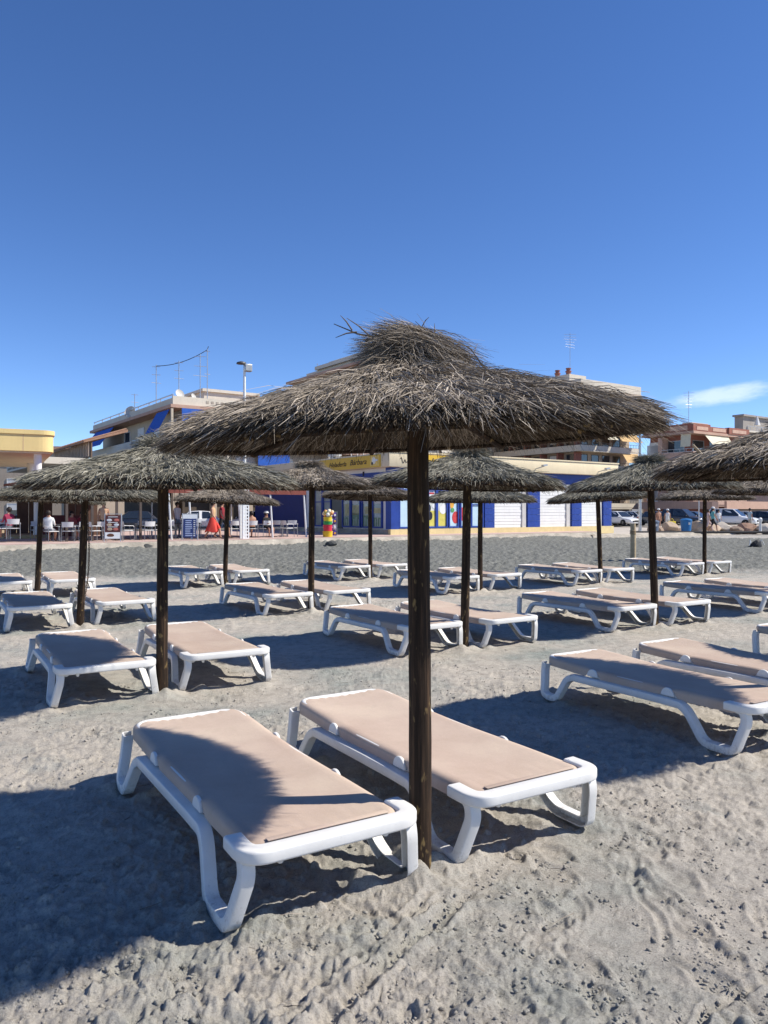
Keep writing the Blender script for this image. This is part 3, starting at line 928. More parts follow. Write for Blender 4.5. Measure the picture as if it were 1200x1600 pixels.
LAB = {
 (0,-1): 'nearest beige sling sun lounger, half covered by round umbrella shadow',
 (0,1): 'fully sunlit beige sling sun lounger just behind the largest umbrella pole',
 (1,-1): 'sun lounger with shaded beige sling left of the grey green umbrella pole',
 (1,1): 'sunlit sun lounger right of the grey green umbrella pole',
 (2,-1): 'large shaded sun lounger at right, seen from its side with blue-grey shadow on the sling',
 (2,1): 'sunlit sun lounger beyond the large shaded one at the right edge',
 (3,-1): 'half shaded sun lounger directly left of the round neat umbrella pole',
 (3,1): 'sunlit sun lounger behind and right of the round neat umbrella pole',
 (4,-1): 'shaded sun lounger left of the leaning black pole',
 (4,1): 'sunlit sun lounger crossed by the leaning black pole',
 (5,-1): 'mid-distance sun lounger with its shaded sling left of the topknot umbrella pole',
 (5,1): 'mid-distance sunlit sun lounger right of the topknot umbrella pole',
 (6,-1): 'sun lounger cut by the left edge beside the pole with the chain',
 (6,1): 'sun lounger right of the pole with the chain',
 (7,-1): 'far sun lounger cut by the left edge behind the chain umbrella pair',
 (7,1): 'far sun lounger right of the leftmost leaning pole',
 (8,-1): 'far shaded sun lounger left of the pole beside the red skirt',
 (8,1): 'far sunlit sun lounger right of the pole beside the red skirt',
 (9,-1): 'far shaded sun lounger directly behind the largest pole',
 (9,1): 'far sunlit sun lounger right of the largest pole, behind the round neat umbrella',
 (10,-1): 'farthest shaded sun lounger in the middle, left of the thin pole by the shop corner',
 (10,1): 'farthest sunlit sun lounger in the middle, right of the thin pole by the shop corner',
 (11,-1): 'far shaded sun lounger left of the thin leaning brown pole',
 (11,1): 'far sunlit sun lounger right of the thin leaning brown pole',
 (12,-1): 'farthest shaded sun lounger by the sunlit brown pole on the right',
 (12,1): 'farthest sunlit sun lounger behind the sunlit brown pole on the right',
 (13,-1): 'shaded sun lounger at the right edge behind the leaning black pole',
 (13,1): 'sunlit sun lounger cut by the right edge behind the leaning black pole',
 (14,-1): 'white corner of a sun lounger just entering at the right edge',
}
proto = make_lounger()
for k, (i, sd, c, yaw) in enumerate(LOUNGERS):
    o = proto if k == 0 else copy_tree(proto)
    o.location = (c.x, c.y, 0.0)
    o.rotation_euler = (0, 0, math.atan2(U.y, U.x) - PI/2 + R_(yaw))
    tag(o, LAB[(i, sd)], 'sun lounger', 'white framed sun loungers under the thatched umbrellas')

# ------------------------------------------------------------------ bits of fallen straw on the sand
def straw_litter():
    rng = np.random.default_rng(44)
    n = 420
    k = rng.integers(0, 6, n); cx = np.array([UMB[i][0] for i in k]); cy = np.array([UMB[i][1] for i in k])
    a = rng.uniform(0, 2*PI, n); r = 1.9*np.sqrt(rng.random(n))
    x = cx+r*np.cos(a); y = np.maximum(cy+r*np.sin(a), 1.3)
    h, _ = sand_height(x, y)
    th = rng.uniform(0, 2*PI, n)
    base = np.stack([x, y, h+.012], 1); d = np.stack([np.cos(th), np.sin(th), rng.normal(.05, .12, n)], 1); d /= np.linalg.norm(d, axis=1, keepdims=True)
    v, q = strands(rng, base, d, rng.uniform(.03, .13, n), rng.uniform(.002, .0045, n), rng.uniform(-.05, .1, n), np.full(n, .12))
    me = mesh_np('straw_litter', v, q); me.materials.append(M_STRAW)
    o = link('straw_litter', me); tag(o, 'bits of fallen thatch straw scattered on the sand', 'straw', kind='stuff')
straw_litter()

def sand_clods():
    """loose crumbs of damp sand, lying where the beach has been churned"""
    rng = np.random.default_rng(12)
    n = 26000
    y = 1.5+7.5*rng.random(n)**1.7; x = rng.uniform(-.60, .60, n)*y
    w = fbm(x, y, 0.55, 3, .6, seed=77)+.55*fbm(x, y, .16, 2, seed=78)
    keep = w > .10
    x = x[keep]; y = y[keep]; n = len(x)
    h, _ = sand_height(x, y)
    rad = .0028+.0085*rng.random(n)**3.0
    t = (1+5**.5)/2
    ico = np.array([(-1,t,0),(1,t,0),(-1,-t,0),(1,-t,0),(0,-1,t),(0,1,t),(0,-1,-t),(0,1,-t),(t,0,-1),(t,0,1),(-t,0,-1),(-t,0,1)])/1.902
    fc = np.array([(0,11,5),(0,5,1),(0,1,7),(0,7,10),(0,10,11),(1,5,9),(5,11,4),(11,10,2),(10,7,6),(7,1,8),(3,9,4),(3,4,2),(3,2,6),(3,6,8),(3,8,9),(4,9,5),(2,4,11),(6,2,10),(8,6,7),(9,8,1)])
    v = ico[None]*rad[:, None, None]*rng.uniform(.65, 1.3, (n, 12, 1))*rng.uniform(.7, 1.35, (n, 1, 3))*np.array([1, 1, .75])
    v = v+np.stack([x, y, h+rad*.10], 1)[:, None, :]
    f = (fc[None]+(np.arange(n)*12)[:, None, None]).reshape(-1, 3)
    me = mesh_np('sand_clods', v.reshape(-1, 3), f, True); me.materials.append(M_SAND)
    o = link('sand_clods', me); tag(o, 'loose crumbs of damp sand scattered over the churned beach', 'sand', kind='stuff')
    print('clods', n)
sand_clods()

# ------------------------------------------------------------------ promenade and street
def prom(t, n):
    p = KERB + PROM_A*t + PROM_N*n
    return (p.x, p.y)
def prom_t(px, n):
    k = (px-600)/1200
    x0 = KERB.x+PROM_N.x*n; y0 = KERB.y+PROM_N.y*n
    return (x0-k*y0)/(k*PROM_A.y-PROM_A.x)
def prom_root(name, t, n, z, rot=0.0):
    x, y = prom(t, n)
    return empty(name, (x, y, z), PROM_ROT + rot)
PZ = 0.33
M_PAVE = paint('pink_paving', (0.50, 0.36, 0.31), .9, .14, 1.5, .3, 20, dirt=(.30, .26, .22), dirt_amt=.3)
M_ASPH = paint('asphalt', (0.16, 0.155, 0.145), .95, .18, .8, .3, 30)
mb = MB()
pts = [prom(-60, .35), prom(20.8, .35), prom(20.8, 18), prom(-60, 18)]
mb.prism(pts, 'z', -.2, PZ)
o = mb.build('promenade', M_PAVE); tag(o, kind='structure')
mb = MB()
pts = [prom(-90, 18.02), prom(120, 18.02), prom(120, 120), prom(-90, 120)]
mb.prism(pts, 'z', -.2, PZ-.08); o = mb.build('street', M_ASPH); tag(o, kind='structure')
mb = MB()
pts = [prom(20.82, .35), prom(120, .35), prom(120, 17.98), prom(20.82, 17.98)]
mb.prism(pts, 'z', -.2, .11); o = mb.build('path', paint('sandy_path', (.46, .41, .35), .95, .15, 1.2, .3, 12)); tag(o, kind='structure')
# rough concrete kerb, leaning and uneven along its length
def kerb_piece(t0, t1, h0, h1, seed):
    rg = random.Random(seed); mb = MB(); n = max(3, int((t1-t0)/.5)); v = []; f = []
    for k in range(n+1):
        t = t0+(t1-t0)*k/n; h = h0+(h1-h0)*k/n
        for (nn, z) in ((-.38+rg.uniform(-.09, .05), -.12), (-.20+rg.uniform(-.06, .04), .10*h/.33+rg.uniform(-.03, .03)), (0+rg.uniform(-.03, .02), h-.03+rg.uniform(-.02, .01)), (.06, h+.004), (.345, h+.006), (.345, -.12)):
            x, y = prom(t, nn); v.append((x, y, z))
    for k in range(n):
        for j in range(6):
            a = k*6+j; b = k*6+(j+1) % 6
            f.append((a, b, b+6, a+6))
    f.append(tuple(range(5, -1, -1))); f.append(tuple(n*6+j for j in range(6)))
    mb.add(v, f)
    return mb
kr = MB()
o = kerb_piece(-60, 20.8, PZ, PZ*.85, 4).build('kerb', M_CONC); tag(o, kind='structure')
o = kerb_piece(20.8, 120, .12, .12, 6).build('kerb', M_CONC); tag(o, kind='structure')

# ------------------------------------------------------------------ building helper
class Bld:
    """a building whose near corner stands at (x, y); front runs along +local x (to the right), left flank along +local y"""
    def __init__(s, name, label, cat, x, y, z=0.0, rot=None, group=None):
        s.rot = PROM_ROT if rot is None else rot
        s.x, s.y, s.z = x, y, z
        s.a = Vector((math.cos(s.rot), math.sin(s.rot))); s.n = Vector((-s.a.y, s.a.x))
        s.root = empty(name, (x, y, z), s.rot)
        tag(s.root, label, cat, group)
    def u(s, face, px, out=0.0):
        k = (px-600)/1200
        d = s.a if face == 'F' else s.n
        o = -s.n if face == 'F' else -s.a
        x0 = s.x+o.x*out; y0 = s.y+o.y*out
        return (x0-k*y0)/(k*d.y-d.x)
    def h(s, face, px, py, out=0.0):
        """height above the building's base of a picture point on that face"""
        t = s.u(face, px, out)
        d = s.a if face == 'F' else s.n
        o = -s.n if face == 'F' else -s.a
        Y = s.y+o.y*out+d.y*t
        return EYE+(800-py)/1200*Y - s.z
    def bx(s, mb, face, u0, u1, z0, z1, o0, o1, mi=0):
        if face == 'F': mb.box(u0, u1, -o1, -o0, z0, z1, mi)
        else: mb.box(-o1, -o0, u0, u1, z0, z1, mi)
        return mb
    def part(s, name, mat, face, u0, u1, z0, z1, o0, o1, parent=None, **k):
        mb = MB(); s.bx(mb, face, u0, u1, z0, z1, o0, o1)
        return mb.build(name, mat, parent or s.root, **k)
    def pp(s, name, mat, face, px0, px1, py0, py1, o0, o1, parent=None, **k):
        u0, u1 = s.u(face, px0, o1), s.u(face, px1, o1)
        pm = (px0+px1)/2
        return s.part(name, mat, face, u0, u1, s.h(face, pm, py0, o1), s.h(face, pm, py1, o1), o0, o1, parent, **k)
    def window(s, face, u0, u1, z0, z1, frame, glass=None, shutter=None, depth=.07):
        w = .07
        mb = MB()
        for a, b, c, d in ((u0, u1, z0, z0+w), (u0, u1, z1-w, z1), (u0, u0+w, z0+w, z1-w), (u1-w, u1, z0+w, z1-w)):
            s.bx(mb, face, a, b, c, d, .002, depth)
        wn = mb.build('window', frame, s.root)
        cut = z1-w-(z1-z0)*(shutter or 0)
        mb = MB(); s.bx(mb, face, u0+w, u1-w, z0+w, cut, .002, .02); mb.build('pane', glass or M_GLASS, wn)
        if shutter:
            mb = MB(); s.bx(mb, face, u0+w, u1-w, cut+.002, z1-w, .002, .045); mb.build('roller_blind', M_WHITE, wn)
        return wn
    def awning(s, face, u0, u1, ztop, out0, drop, out, mat):
        mb = MB(); t = .03
        if face == 'F':
            v = [(u0, -out0, ztop), (u1, -out0, ztop), (u1, -out0-out, ztop-drop), (u0, -out0-out, ztop-drop)]
        else:
            v = [(-out0, u0, ztop), (-out0, u1, ztop), (-out0-out, u1, ztop-drop), (-out0-out, u0, ztop-drop)]
        v2 = [(a, b, c-t) for a, b, c in v]
        mb.add(v+v2, [(0,1,2,3), (7,6,5,4), (0,4,5,1), (1,5,6,2), (2,6,7,3), (3,7,4,0)])
        return mb.build('awning', mat, s.root)
    def railing(s, face, u0, u1, z0, z1, out, mat=None, step=.5):
        mb = MB()
        s.bx(mb, face, u0, u1, z1-.05, z1, out-.03, out+.03)
        s.bx(mb, face, u0, u1, z0, z0+.04, out-.02, out+.02)
        n = max(2, int((u1-u0)/step))
        for k in range(n+1):
            c = u0+(u1-u0)*k/n
            s.bx(mb, face, c-.018, c+.018, z0+.04, z1-.05, out-.015, out+.015)
        return mb.build('railing', mat or M_METAL, s.root)
    def aircon(s, face, uc, zc, out=.0, sc=1.0):
        mb = MB(); w, h, d = .45*sc, .34*sc, .32*sc
        s.bx(mb, face, uc-w, uc+w, zc-h, zc+h, out+.002, out+d)
        o = mb.build('air_conditioner', M_WHITE, s.root, bevel=.02)
        g = MB(); r = .24*sc
        pts = [(uc-.12*sc+r*math.cos(2*PI*k/16), zc+r*math.sin(2*PI*k/16)) for k in range(16)]
        g.prism(pts, 'y' if face == 'F' else 'x', -(out+d+.004), -(out+d-.01)); g.build('fan_grille', paint('fan_grille', (.10, .10, .10), .7), o)
        return o

def antenna(parent, x, y, z, h, bars=4, w=.9):
    mb = MB(); mb.tube([(x, y, z-.3), (x, y, z+h)], .035, 6)
    for k in range(bars):
        zz = z+h*(.55+.40*k/max(1, bars-1)); ww = w*(1-.15*(k % 3))
        mb.tube([(x-ww/2, y+.1*k, zz), (x+ww/2, y-.1*k, zz)], .018, 5)
    mb.build('antenna', M_METAL, parent)
def dish(parent, x, y, z, r, rot=0.0):
    mb = MB(); prof = [(.001, 0), (r*.5, .05*r), (r*.8, .16*r), (r, .28*r), (r*1.02, .26*r), (r*.8, .10*r), (.001, -.06*r)]
    mb.lathe(prof, 18)
    m = Matrix.Translation((x, y, z)) @ Matrix.Rotation(rot, 4, 'Z') @ Matrix.Rotation(R_(68), 4, 'X')
    mb.v = [tuple(m @ Vector(p)) for p in mb.v]
    mb.tube([(x, y+.1, z), (x, y+.25, z-.9)], .035, 6)
    mb.build('satellite_dish', paint('dish_grey', (.52, .50, .46), .7), parent, smooth=True)

# ------------------------------------------------------------------ ice cream shop
M_NAVY = paint('royal_blue_paint', (0.014, 0.048, 0.27), .5, .18, 2.5, .15, 12)
M_CREAM = paint('cream_fascia', (0.72, 0.60, 0.40), .7, .07, 1.2, dirt=(.48, .38, .25), dirt_amt=.3)
M_SIGN = paint('yellow_sign', (0.72, 0.44, 0.035), .5, .05, 1.0)
M_SHUT = paint('white_blockwork', (0.78, 0.77, 0.74), .8, .05, 1.5, .15, 14, dirt=(.58, .54, .48), dirt_amt=.3)
M_SKIRT = paint('yellow_plinth', (0.66, 0.53, 0.27), .85, .12, 1.2, dirt=(.4, .32, .2), dirt_amt=.4)
M_POSTER = paint('pale_blue_film', (0.50, 0.66, 0.74), .35, .12, .8)
M_POSTW = paint('milky_poster', (0.70, 0.72, 0.66), .4, .10, 1.0)
M_INK = paint('dark_ink', (0.05, 0.03, 0.02), .6)
E = Bld('ice_cream_shop', 'single storey blue and white shop with cream fascia and yellow signs at the beach kerb', 'shop', .43, 43.0, PZ)
EL, ED = 18.7, 17.5
W0 = .30
e = MB(); e.box(0, EL, 0, ED, 0, 4.25); e.build('wall', M_SHUT, E.root)
# plinth in butt-ended slabs
mb = MB(); E.bx(mb, 'F', -.25, EL+.15, -.2, .30, .002, .25); mb.build('plinth', M_SKIRT, E.root)
mb = MB(); E.bx(mb, 'L', .0, ED, -.2, .26, .002, .22); mb.build('plinth', M_CONC, E.root)
# fascia
mb = MB(); E.bx(mb, 'F', -.55, EL+.25, 3.78, 4.58, -.2, .55); mb.build('fascia', M_CREAM, E.root, bevel=.02)
mb = MB(); E.bx(mb, 'L', .203, ED+.2, 3.78, 4.58, -.2, .553); mb.build('fascia', M_CREAM, E.root, bevel=.02)
mb = MB(); E.bx(mb, 'F', -.60, EL+.30, 4.582, 4.66, -.25, .60); mb.build('coping', M_CREAM, E.root)
mb = MB(); mb.box(-.2, EL, .3, ED, 4.3, 4.5); mb.build('roof', M_CONC, E.root)
# soffit band above the openings
mb = MB(); E.bx(mb, 'F', .42, EL-.0, 3.10, 3.779, .004, .05); mb.build('lintel', M_NAVY, E.root)
mb = MB(); E.bx(mb, 'L', .42, 9.2, 3.38, 3.55, .004, .05); mb.build('lintel', M_NAVY, E.root)
# corner pillar and the pilasters (each built of blocks)
def pilaster(face, u0, u1, z0, z1, out, nb=7):
    r = empty('pilaster'); r.parent = E.root
    for k in range(nb):
        a = z0+(z1-z0)*k/nb; b = z0+(z1-z0)*(k+1)/nb
        mb = MB(); E.bx(mb, face, u0, u1, a+.006, b-.006, .004, out); mb.build('block', M_NAVY, r)
mb = MB(); mb.prism([(-.12, -.12), (.42, -.12), (.42, .05), (.05, .42), (-.12, .42)], 'z', .301, 3.779); mb.build('corner_pillar', M_NAVY, E.root)
for px0, px1 in ((755, 770), (822, 841), (891, 906), (940, 953.5)):
    pilaster('F', E.u('F', px0), min(E.u('F', px1), EL+.02), .302, 3.098, .16)
# blocked-up bays: courses of white blocks with recessed joints and a jamb
for px0, px1 in ((770.5, 820), (842, 888.5), (907, 938)):
    u0, u1 = E.u('F', px0)+.03, E.u('F', px1)-.0
    bay = empty('shutter'); bay.parent = E.root
    n = 15
    for k in range(n):
        a = .302+(3.098-.302)*k/n; b = .302+(3.098-.302)*(k+1)/n
        mb = MB(); E.bx(mb, 'F', u0, u1-.35, a+.006, b-.006, .004, .045+.012*((k*7) % 3)); mb.build('slat', M_SHUT, bay)
    mb = MB(); E.bx(mb, 'F', u1-.34, u1-.02, .302, 3.098, .004, .12); mb.build('jamb', paint('jamb_grey', (.55, .53, .50), .8), bay)
# glazed bays on the front
def bay(face, u0, u1, z0, z1, mat, rows=(.72,)):
    w = .09; mb = MB()
    for a, b, c, d in ((u0, u1, z0, z0+w), (u0, u1, z1-w, z1), (u0, u0+w, z0+w, z1-w), (u1-w, u1, z0+w, z1-w)):
        E.bx(mb, face, a, b, c, d, .004, .12)
    wn = mb.build('window', M_NAVY, E.root)
    zs = [z0+w]+[z0+(z1-z0)*r for r in rows]+[z1-w]
    for k in range(len(zs)-1):
        mb = MB(); E.bx(mb, face, u0+w, u1-w, zs[k]+(.03 if k else 0), zs[k+1]-.03, .004, .05); mb.build('pane', mat, wn)
        if k: 
            mb = MB(); E.bx(mb, face, u0+w, u1-w, zs[k]-.03, zs[k]+.03, .004, .11); mb.build('glazing_bar', M_NAVY, wn)
    return wn
uF = lambda px: E.u('F', px)
uL = lambda px: E.u('L', px)
fb = []
fronts = [(616, 641), (641, 667), (667, 681), (681, 698), (699.5, 715.5), (717.5, 734), (734.5, 754)]
fm = [M_POSTER, M_POSTW, M_POSTW, M_POSTW, M_POSTER, M_POSTER, M_POSTER]
for (a, b), m in zip(fronts, fm):
    fb.append(bay('F', max(uF(a), .43), uF(b), .34, 3.09, m, (.50,) if a > 730 else (.80,)))
lefts = [(599, 583.5), (583, 567), (565, 550), (549.5, 536.5), (519, 506), (505.5, 493)]
lm_ = [paint('window_dim', (.24, .30, .32), .15, .3, .7), paint('window_dim2', (.30, .33, .30), .15, .35, .9)]
for k, (a, b) in enumerate(lefts):
    fb.append(bay('L', max(uL(a), .43), uL(b), .34, 3.37, lm_[k % 2], (.52,) if k > 3 else (.78,)))
mb = MB(); E.bx(mb, 'L', uL(536), uL(519.5), .0, 3.37, .004, .06); mb.build('door', paint('dark_doorway', (.03, .035, .045), .3), E.root)
# prints on the panes: each a thin sheet just proud of the glass
def disc_print(face, uc, zc, r, mat, out, parent, n=18, sx=1.0):
    mb = MB(); pts = [(uc+sx*r*math.cos(2*PI*k/n), zc+r*math.sin(2*PI*k/n)) for k in range(n)]
    mb.prism(pts, 'y' if face == 'F' else 'x', -(out+.006), -out)
    return mb.build('printed_disc', mat, parent)
def rect_print(face, u0, u1, z0, z1, mat, out, parent, name='print_or_reflection'):
    mb = MB(); E.bx(mb, face, u0, u1, z0, z1, out, out+.005); return mb.build(name, mat, parent)
P_RED = paint('print_red', (.55, .05, .05), .4, .25, 5); P_YEL = paint('print_yellow', (.62, .55, .12), .4, .15, 3); P_GRN = paint('print_green', (.10, .30, .10), .4, .3, 4)
P_WHT = paint('print_white', (.80, .80, .78), .4, .03); P_BLU = paint('print_blue', (.03, .10, .35), .4, .1); P_BLK = paint('print_black', (.02, .02, .025), .4, .1)
P_TEAL = paint('print_teal', (.04, .22, .30), .4, .1); P_ORG = paint('print_orange', (.75, .38, .05), .4, .2, 4)
uc = (uF(618)+uF(634))/2+.12
for px, win in ((626.5, fb[0]), (673.5, fb[2])):
    c = uF(px)
    for r, m, o_ in ((.30, P_BLU, .055), (.25, P_WHT, .062)): disc_print('F', c, 2.62-.28, r, m, o_, win)
    rect_print('F', c-.17, c+.17, 2.30, 2.40, P_RED, .069, win)
    rect_print('F', c-.13, c+.13, 2.42, 2.47, P_BLU, .069, win)
c = uL(541)
for r, m, o_ in ((.26, P_BLU, .055), (.21, P_WHT, .062)): disc_print('L', c, 2.30, r, m, o_, fb[10])
# milk poster: cow patches, yellow field and lettering
w2, w3 = fb[2], fb[3]
for a, b, wn in ((667, 681, w2), (681, 698, w3)):
    rect_print('F', uF(a)+.10, uF(b)-.10, .45, 1.35, P_YEL, .052, wn)
    rect_print('F', uF(a)+.10, uF(b)-.10, 2.15, 2.52, P_BLK, .052, wn)
disc_print('F', uF(669.5), 1.50, .22, P_BLK, .060, w2, sx=.6); disc_print('F', uF(671), 1.05, .25, P_BLK, .060, w2, sx=.7); disc_print('F', uF(677), 1.62, .14, P_WHT, .060, w2)
disc_print('F', uF(691), 1.45, .30, P_WHT, .060, w3, sx=.9); 
# fruit poster
wf = fb[4]; wg = fb[5]
disc_print('F', uF(711), .95, .36, P_RED, .055, wf, sx=.75); disc_print('F', uF(705), 1.75, .28, P_ORG, .055, wf, sx=.6); disc_print('F', uF(703.5), 2.45, .2, P_RED, .055, wf, sx=.5)
disc_print('F', uF(706), 1.38, .14, P_GRN, .060, wf); disc_print('F', uF(721), 1.15, .40, P_RED, .055, wg, sx=.7); disc_print('F', uF(726), 1.62, .12, P_GRN, .060, wg)
# flat sheets painting shelves, chairs and reflections onto the side panes
P_DULLG = paint('inside_reflection_green', (.13, .22, .12), .4, .5, 3); P_DULLY = paint('inside_reflection_yellow', (.42, .38, .18), .4, .4, 3); P_PALE = paint('inside_reflection_pale', (.52, .52, .46), .4, .25, 3)
for k in range(4):
    a, b = lefts[k]; wn = fb[7+k]; u0, u1 = uL(a)+.12, uL(b)-.12
    rect_print('L', u0, u1, .45, .95+.12*(k % 3), P_DULLG, .052, wn)
    rect_print('L', u0, u1-.15*(k % 2), 1.2-.05*k, 1.5+.09*k, P_DULLY, .052, wn)
    rect_print('L', u0+.1*k, u1, 1.75, 2.25-.12*k, P_PALE, .052, wn)
    for j in range(3):
        uu = u0+(u1-u0)*(.15+.3*j); rect_print('L', uu, uu+.05, .46, .85+.1*((j+k) % 2), P_PALE, .058, wn, 'chair_leg_print')

def text_mesh(body, size, mat, shear=.3, bold=.0, name='lettering'):
    cu = bpy.data.curves.new('lettering', 'FONT'); cu.body = body; cu.size = size; cu.shear = shear; cu.extrude = .006; cu.offset = bold
    cu.align_x = 'LEFT'; cu.resolution_u = 3
    ob = bpy.data.objects.new('tmp', cu); col.objects.link(ob)
    dg = bpy.context.evaluated_depsgraph_get()
    me = bpy.data.meshes.new_from_object(ob.evaluated_get(dg))
    bpy.data.objects.remove(ob); bpy.data.curves.remove(cu)
    me.materials.clear(); me.materials.append(mat)
    return me
def put_text(face, body, ustart, uend, zbase, size, mat, out, parent, shear=.3, name='lettering', B=None):
    B = B or E
    me = text_mesh(body, size, mat, shear)
    xs = [v.co.x for v in me.vertices]; w = max(xs)-min(xs); x0 = min(xs)
    L = abs(uend-ustart)
    o = link(name, me, parent)
    if face == 'F':
        o.matrix_local = Matrix(((L/w, 0, 0, ustart-x0*L/w), (0, 0, -1, -out), (0, 1, 0, zbase), (0, 0, 0, 1)))
    else:   # left flank: reads from far (left in view) to near
        o.matrix_local = Matrix(((0, 0, -1, -out), (-L/w, 0, 0, max(ustart, uend)+x0*L/w), (0, 1, 0, zbase), (0, 0, 0, 1)))
    return o
# yellow sign on the flank
sg = E.part('sign_panel', M_SIGN, 'L', E.u('L', 594, .60), E.u('L', 499, .60), 3.80, 4.50, .556, .60)
uS = lambda px: E.u('L', px, .61)
put_text('L', 'Heladería', uS(541), uS(514.5), 4.00, .42, M_INK, .612, sg)
put_text('L', 'Bárbara', uS(572.5), uS(547), 4.02, .46, M_INK, .612, sg)
mb = MB(); E.bx(mb, 'L', uS(592), uS(578), 3.86, 4.44, .601, .607); emblem = mb.build('emblem', paint('emblem_amber', (.80, .55, .12), .5), sg)
disc_print('L', uS(584), 4.18, .20, paint('emblem_cream', (.85, .80, .62), .5), .608, emblem)
disc_print('L', uS(581.5), 4.02, .09, P_BLK, .616, emblem); rect_print('L', uS(590), uS(583), 4.14, 4.24, P_WHT, .617, emblem, 'emblem_bar')
# yellow sign on the front
sg = E.part('sign_panel', M_SIGN, 'F', E.u('F', 652, .60), E.u('F', 716, .60), 3.86, 4.52, .556, .60)
uG = lambda px: E.u('F', px, .61)
put_text('F', 'Heladería', uG(656), uG(711), 4.02, .48, M_INK, .612, sg)
# flourish painted on the cream corner
mb = MB()
fl = [(-.08, 4.22), (.02, 4.32), (.10, 4.06), (.16, 3.98), (.26, 4.22), (.34, 4.02), (.44, 4.10), (.60, 4.42)]
pts = fillet([(.25+a, -.562, z) for a, z in fl], .05, 4)
mb.tube(pts, .018, 5); mb.build('flourish', M_INK, E.root)
for px in (827, 925):   # small floodlights on brackets
    u_ = uF(px)
    mb = MB(); mb.bar((u_, -.55, 4.0), (u_+.05, -1.25, 4.15), .05, .05); mb.bar((u_-.12, -1.25, 4.18), (u_+.20, -1.30, 4.22), .22, .10); mb.build('floodlight', M_METAL, E.root)
E.pp('conduit', M_DARK, 'L', 568, 566.5, 737, 760, .02, .08)
# roof clutter: air conditioners stand on the roof behind the fascia
for px, z, sc, dd in ((527, 5.25, 1.2, 1.0), (605, 5.05, .9, 1.6)):
    u_ = E.u('L', px, -dd)
    E.aircon('L', u_, z, -dd, sc)
u_ = E.u('L', 527, -1.0); E.aircon('L', u_, 4.62, -1.0, .9)
E.railing('L', E.u('L', 598, -1.6), E.u('L', 549, -1.6), 4.5, 5.35, -1.6, M_WHITE, .6)

# navy wall of the annex behind the terrace
mb = MB(); E.bx(mb, 'L', 9.8, 17.4, .0, 3.3, .004, .10); mb.build('annex_wall', paint('deep_navy', (.010, .018, .13), .6, .15, 1.5), E.root)

# ------------------------------------------------------------------ terrace awning
M_AWN = paint('brown_red_canvas', (.20, .055, .04), .85, .2, 2.0, .2, 30)
aw = empty('terrace_awning', (*prom(prom_t(478, 1.6), 1.6), PZ), PROM_ROT)
tag(aw, 'dark red canvas terrace awning on slim white posts left of the shop', 'awning')
AWL, AWD = prom_t(478, 1.6)-prom_t(262, 1.6), 6.0
mb = MB()
nx, ny = 18, 8; v = []; f = []
for j in range(ny+1):
    for i in range(nx+1):
        x = -AWL+AWL*i/nx; y = AWD*j/ny
        v.append((x, y, 2.42+.62*j/ny-.06*math.sin(PI*j/ny)-.03*abs(math.sin(i*PI/6))))
n0 = len(v); v += [(a, b, c-.03) for a, b, c in v]
for j in range(ny):
    for i in range(nx):
        a = j*(nx+1)+i; q = (a, a+1, a+nx+2, a+nx+1); f.append(q); f.append(tuple(n0+k for k in reversed(q)))
mb.add(v, f); mb.build('canvas', M_AWN, aw, smooth=True)
mb = MB(); mb.box(-AWL, 0, -.03, .0, 2.14, 2.41); mb.build('valance', M_AWN, aw)
mb = MB(); mb.box(-.02, .02, .002, AWD, 2.25, 2.41); mb.build('side_valance', M_AWN, aw)
M_WPOLE = paint('white_post', (.74, .74, .73), .5, .05)
for x in (-.05, prom_t(424, 1.6)-prom_t(478, 1.6), prom_t(374, 1.6)-prom_t(478, 1.6), prom_t(297, 1.6)-prom_t(478, 1.6), -AWL+.1):
    mb = MB(); mb.tube([(x+.10, .05, 0), (x-.07, .05, 2.55)], .045, 8); mb.build('post', M_WPOLE, aw)
for x in (-1.5, -6.0):
    mb = MB(); mb.tube([(x, AWD-.1, 0), (x, AWD-.1, 3.0)], .04, 8); mb.build('post', M_WPOLE, aw)

# ------------------------------------------------------------------ apartment houses behind
M_BEIGE = paint('beige_render', (.50, .43, .33), .85, .10, .6, dirt=(.32, .27, .21), dirt_amt=.4)
M_TANB = paint('tan_render', (.46, .37, .28), .85, .10, .6, dirt=(.28, .22, .17), dirt_amt=.4)
M_PINKB = paint('pinkish_band', (.48, .31, .23), .85, .10, .8, dirt=(.3, .2, .15), dirt_amt=.4)
M_OFFW = paint('off_white_render', (.63, .57, .47), .85, .09, .6, dirt=(.42, .38, .32), dirt_amt=.45)
M_BRICK = paint('red_brick', (.30, .12, .085), .9, .18, 2.5, .3, 20)
M_BRICKL = paint('pale_brick', (.55, .36, .27), .9, .14, 2.0)
M_BAWN = paint('blue_canvas', (.02, .10, .42), .8, .12, 3.0, .2, 8)
M_TAWN = paint('tan_canvas', (.58, .38, .17), .85, .12, 3.0)
M_CAWN = paint('cream_canvas', (.66, .60, .44), .85, .08, 3.0)
M_BALUS = paint('smoked_glass', (.10, .12, .12), .15, .2, 1.0)
M_INT = paint('shaded_room', (.10, .075, .055), .9, .3, .8)  # shade of arcade and porch put into one dark colour
M_GREYB = paint('grey_render', (.33, .30, .27), .9, .12, .6)

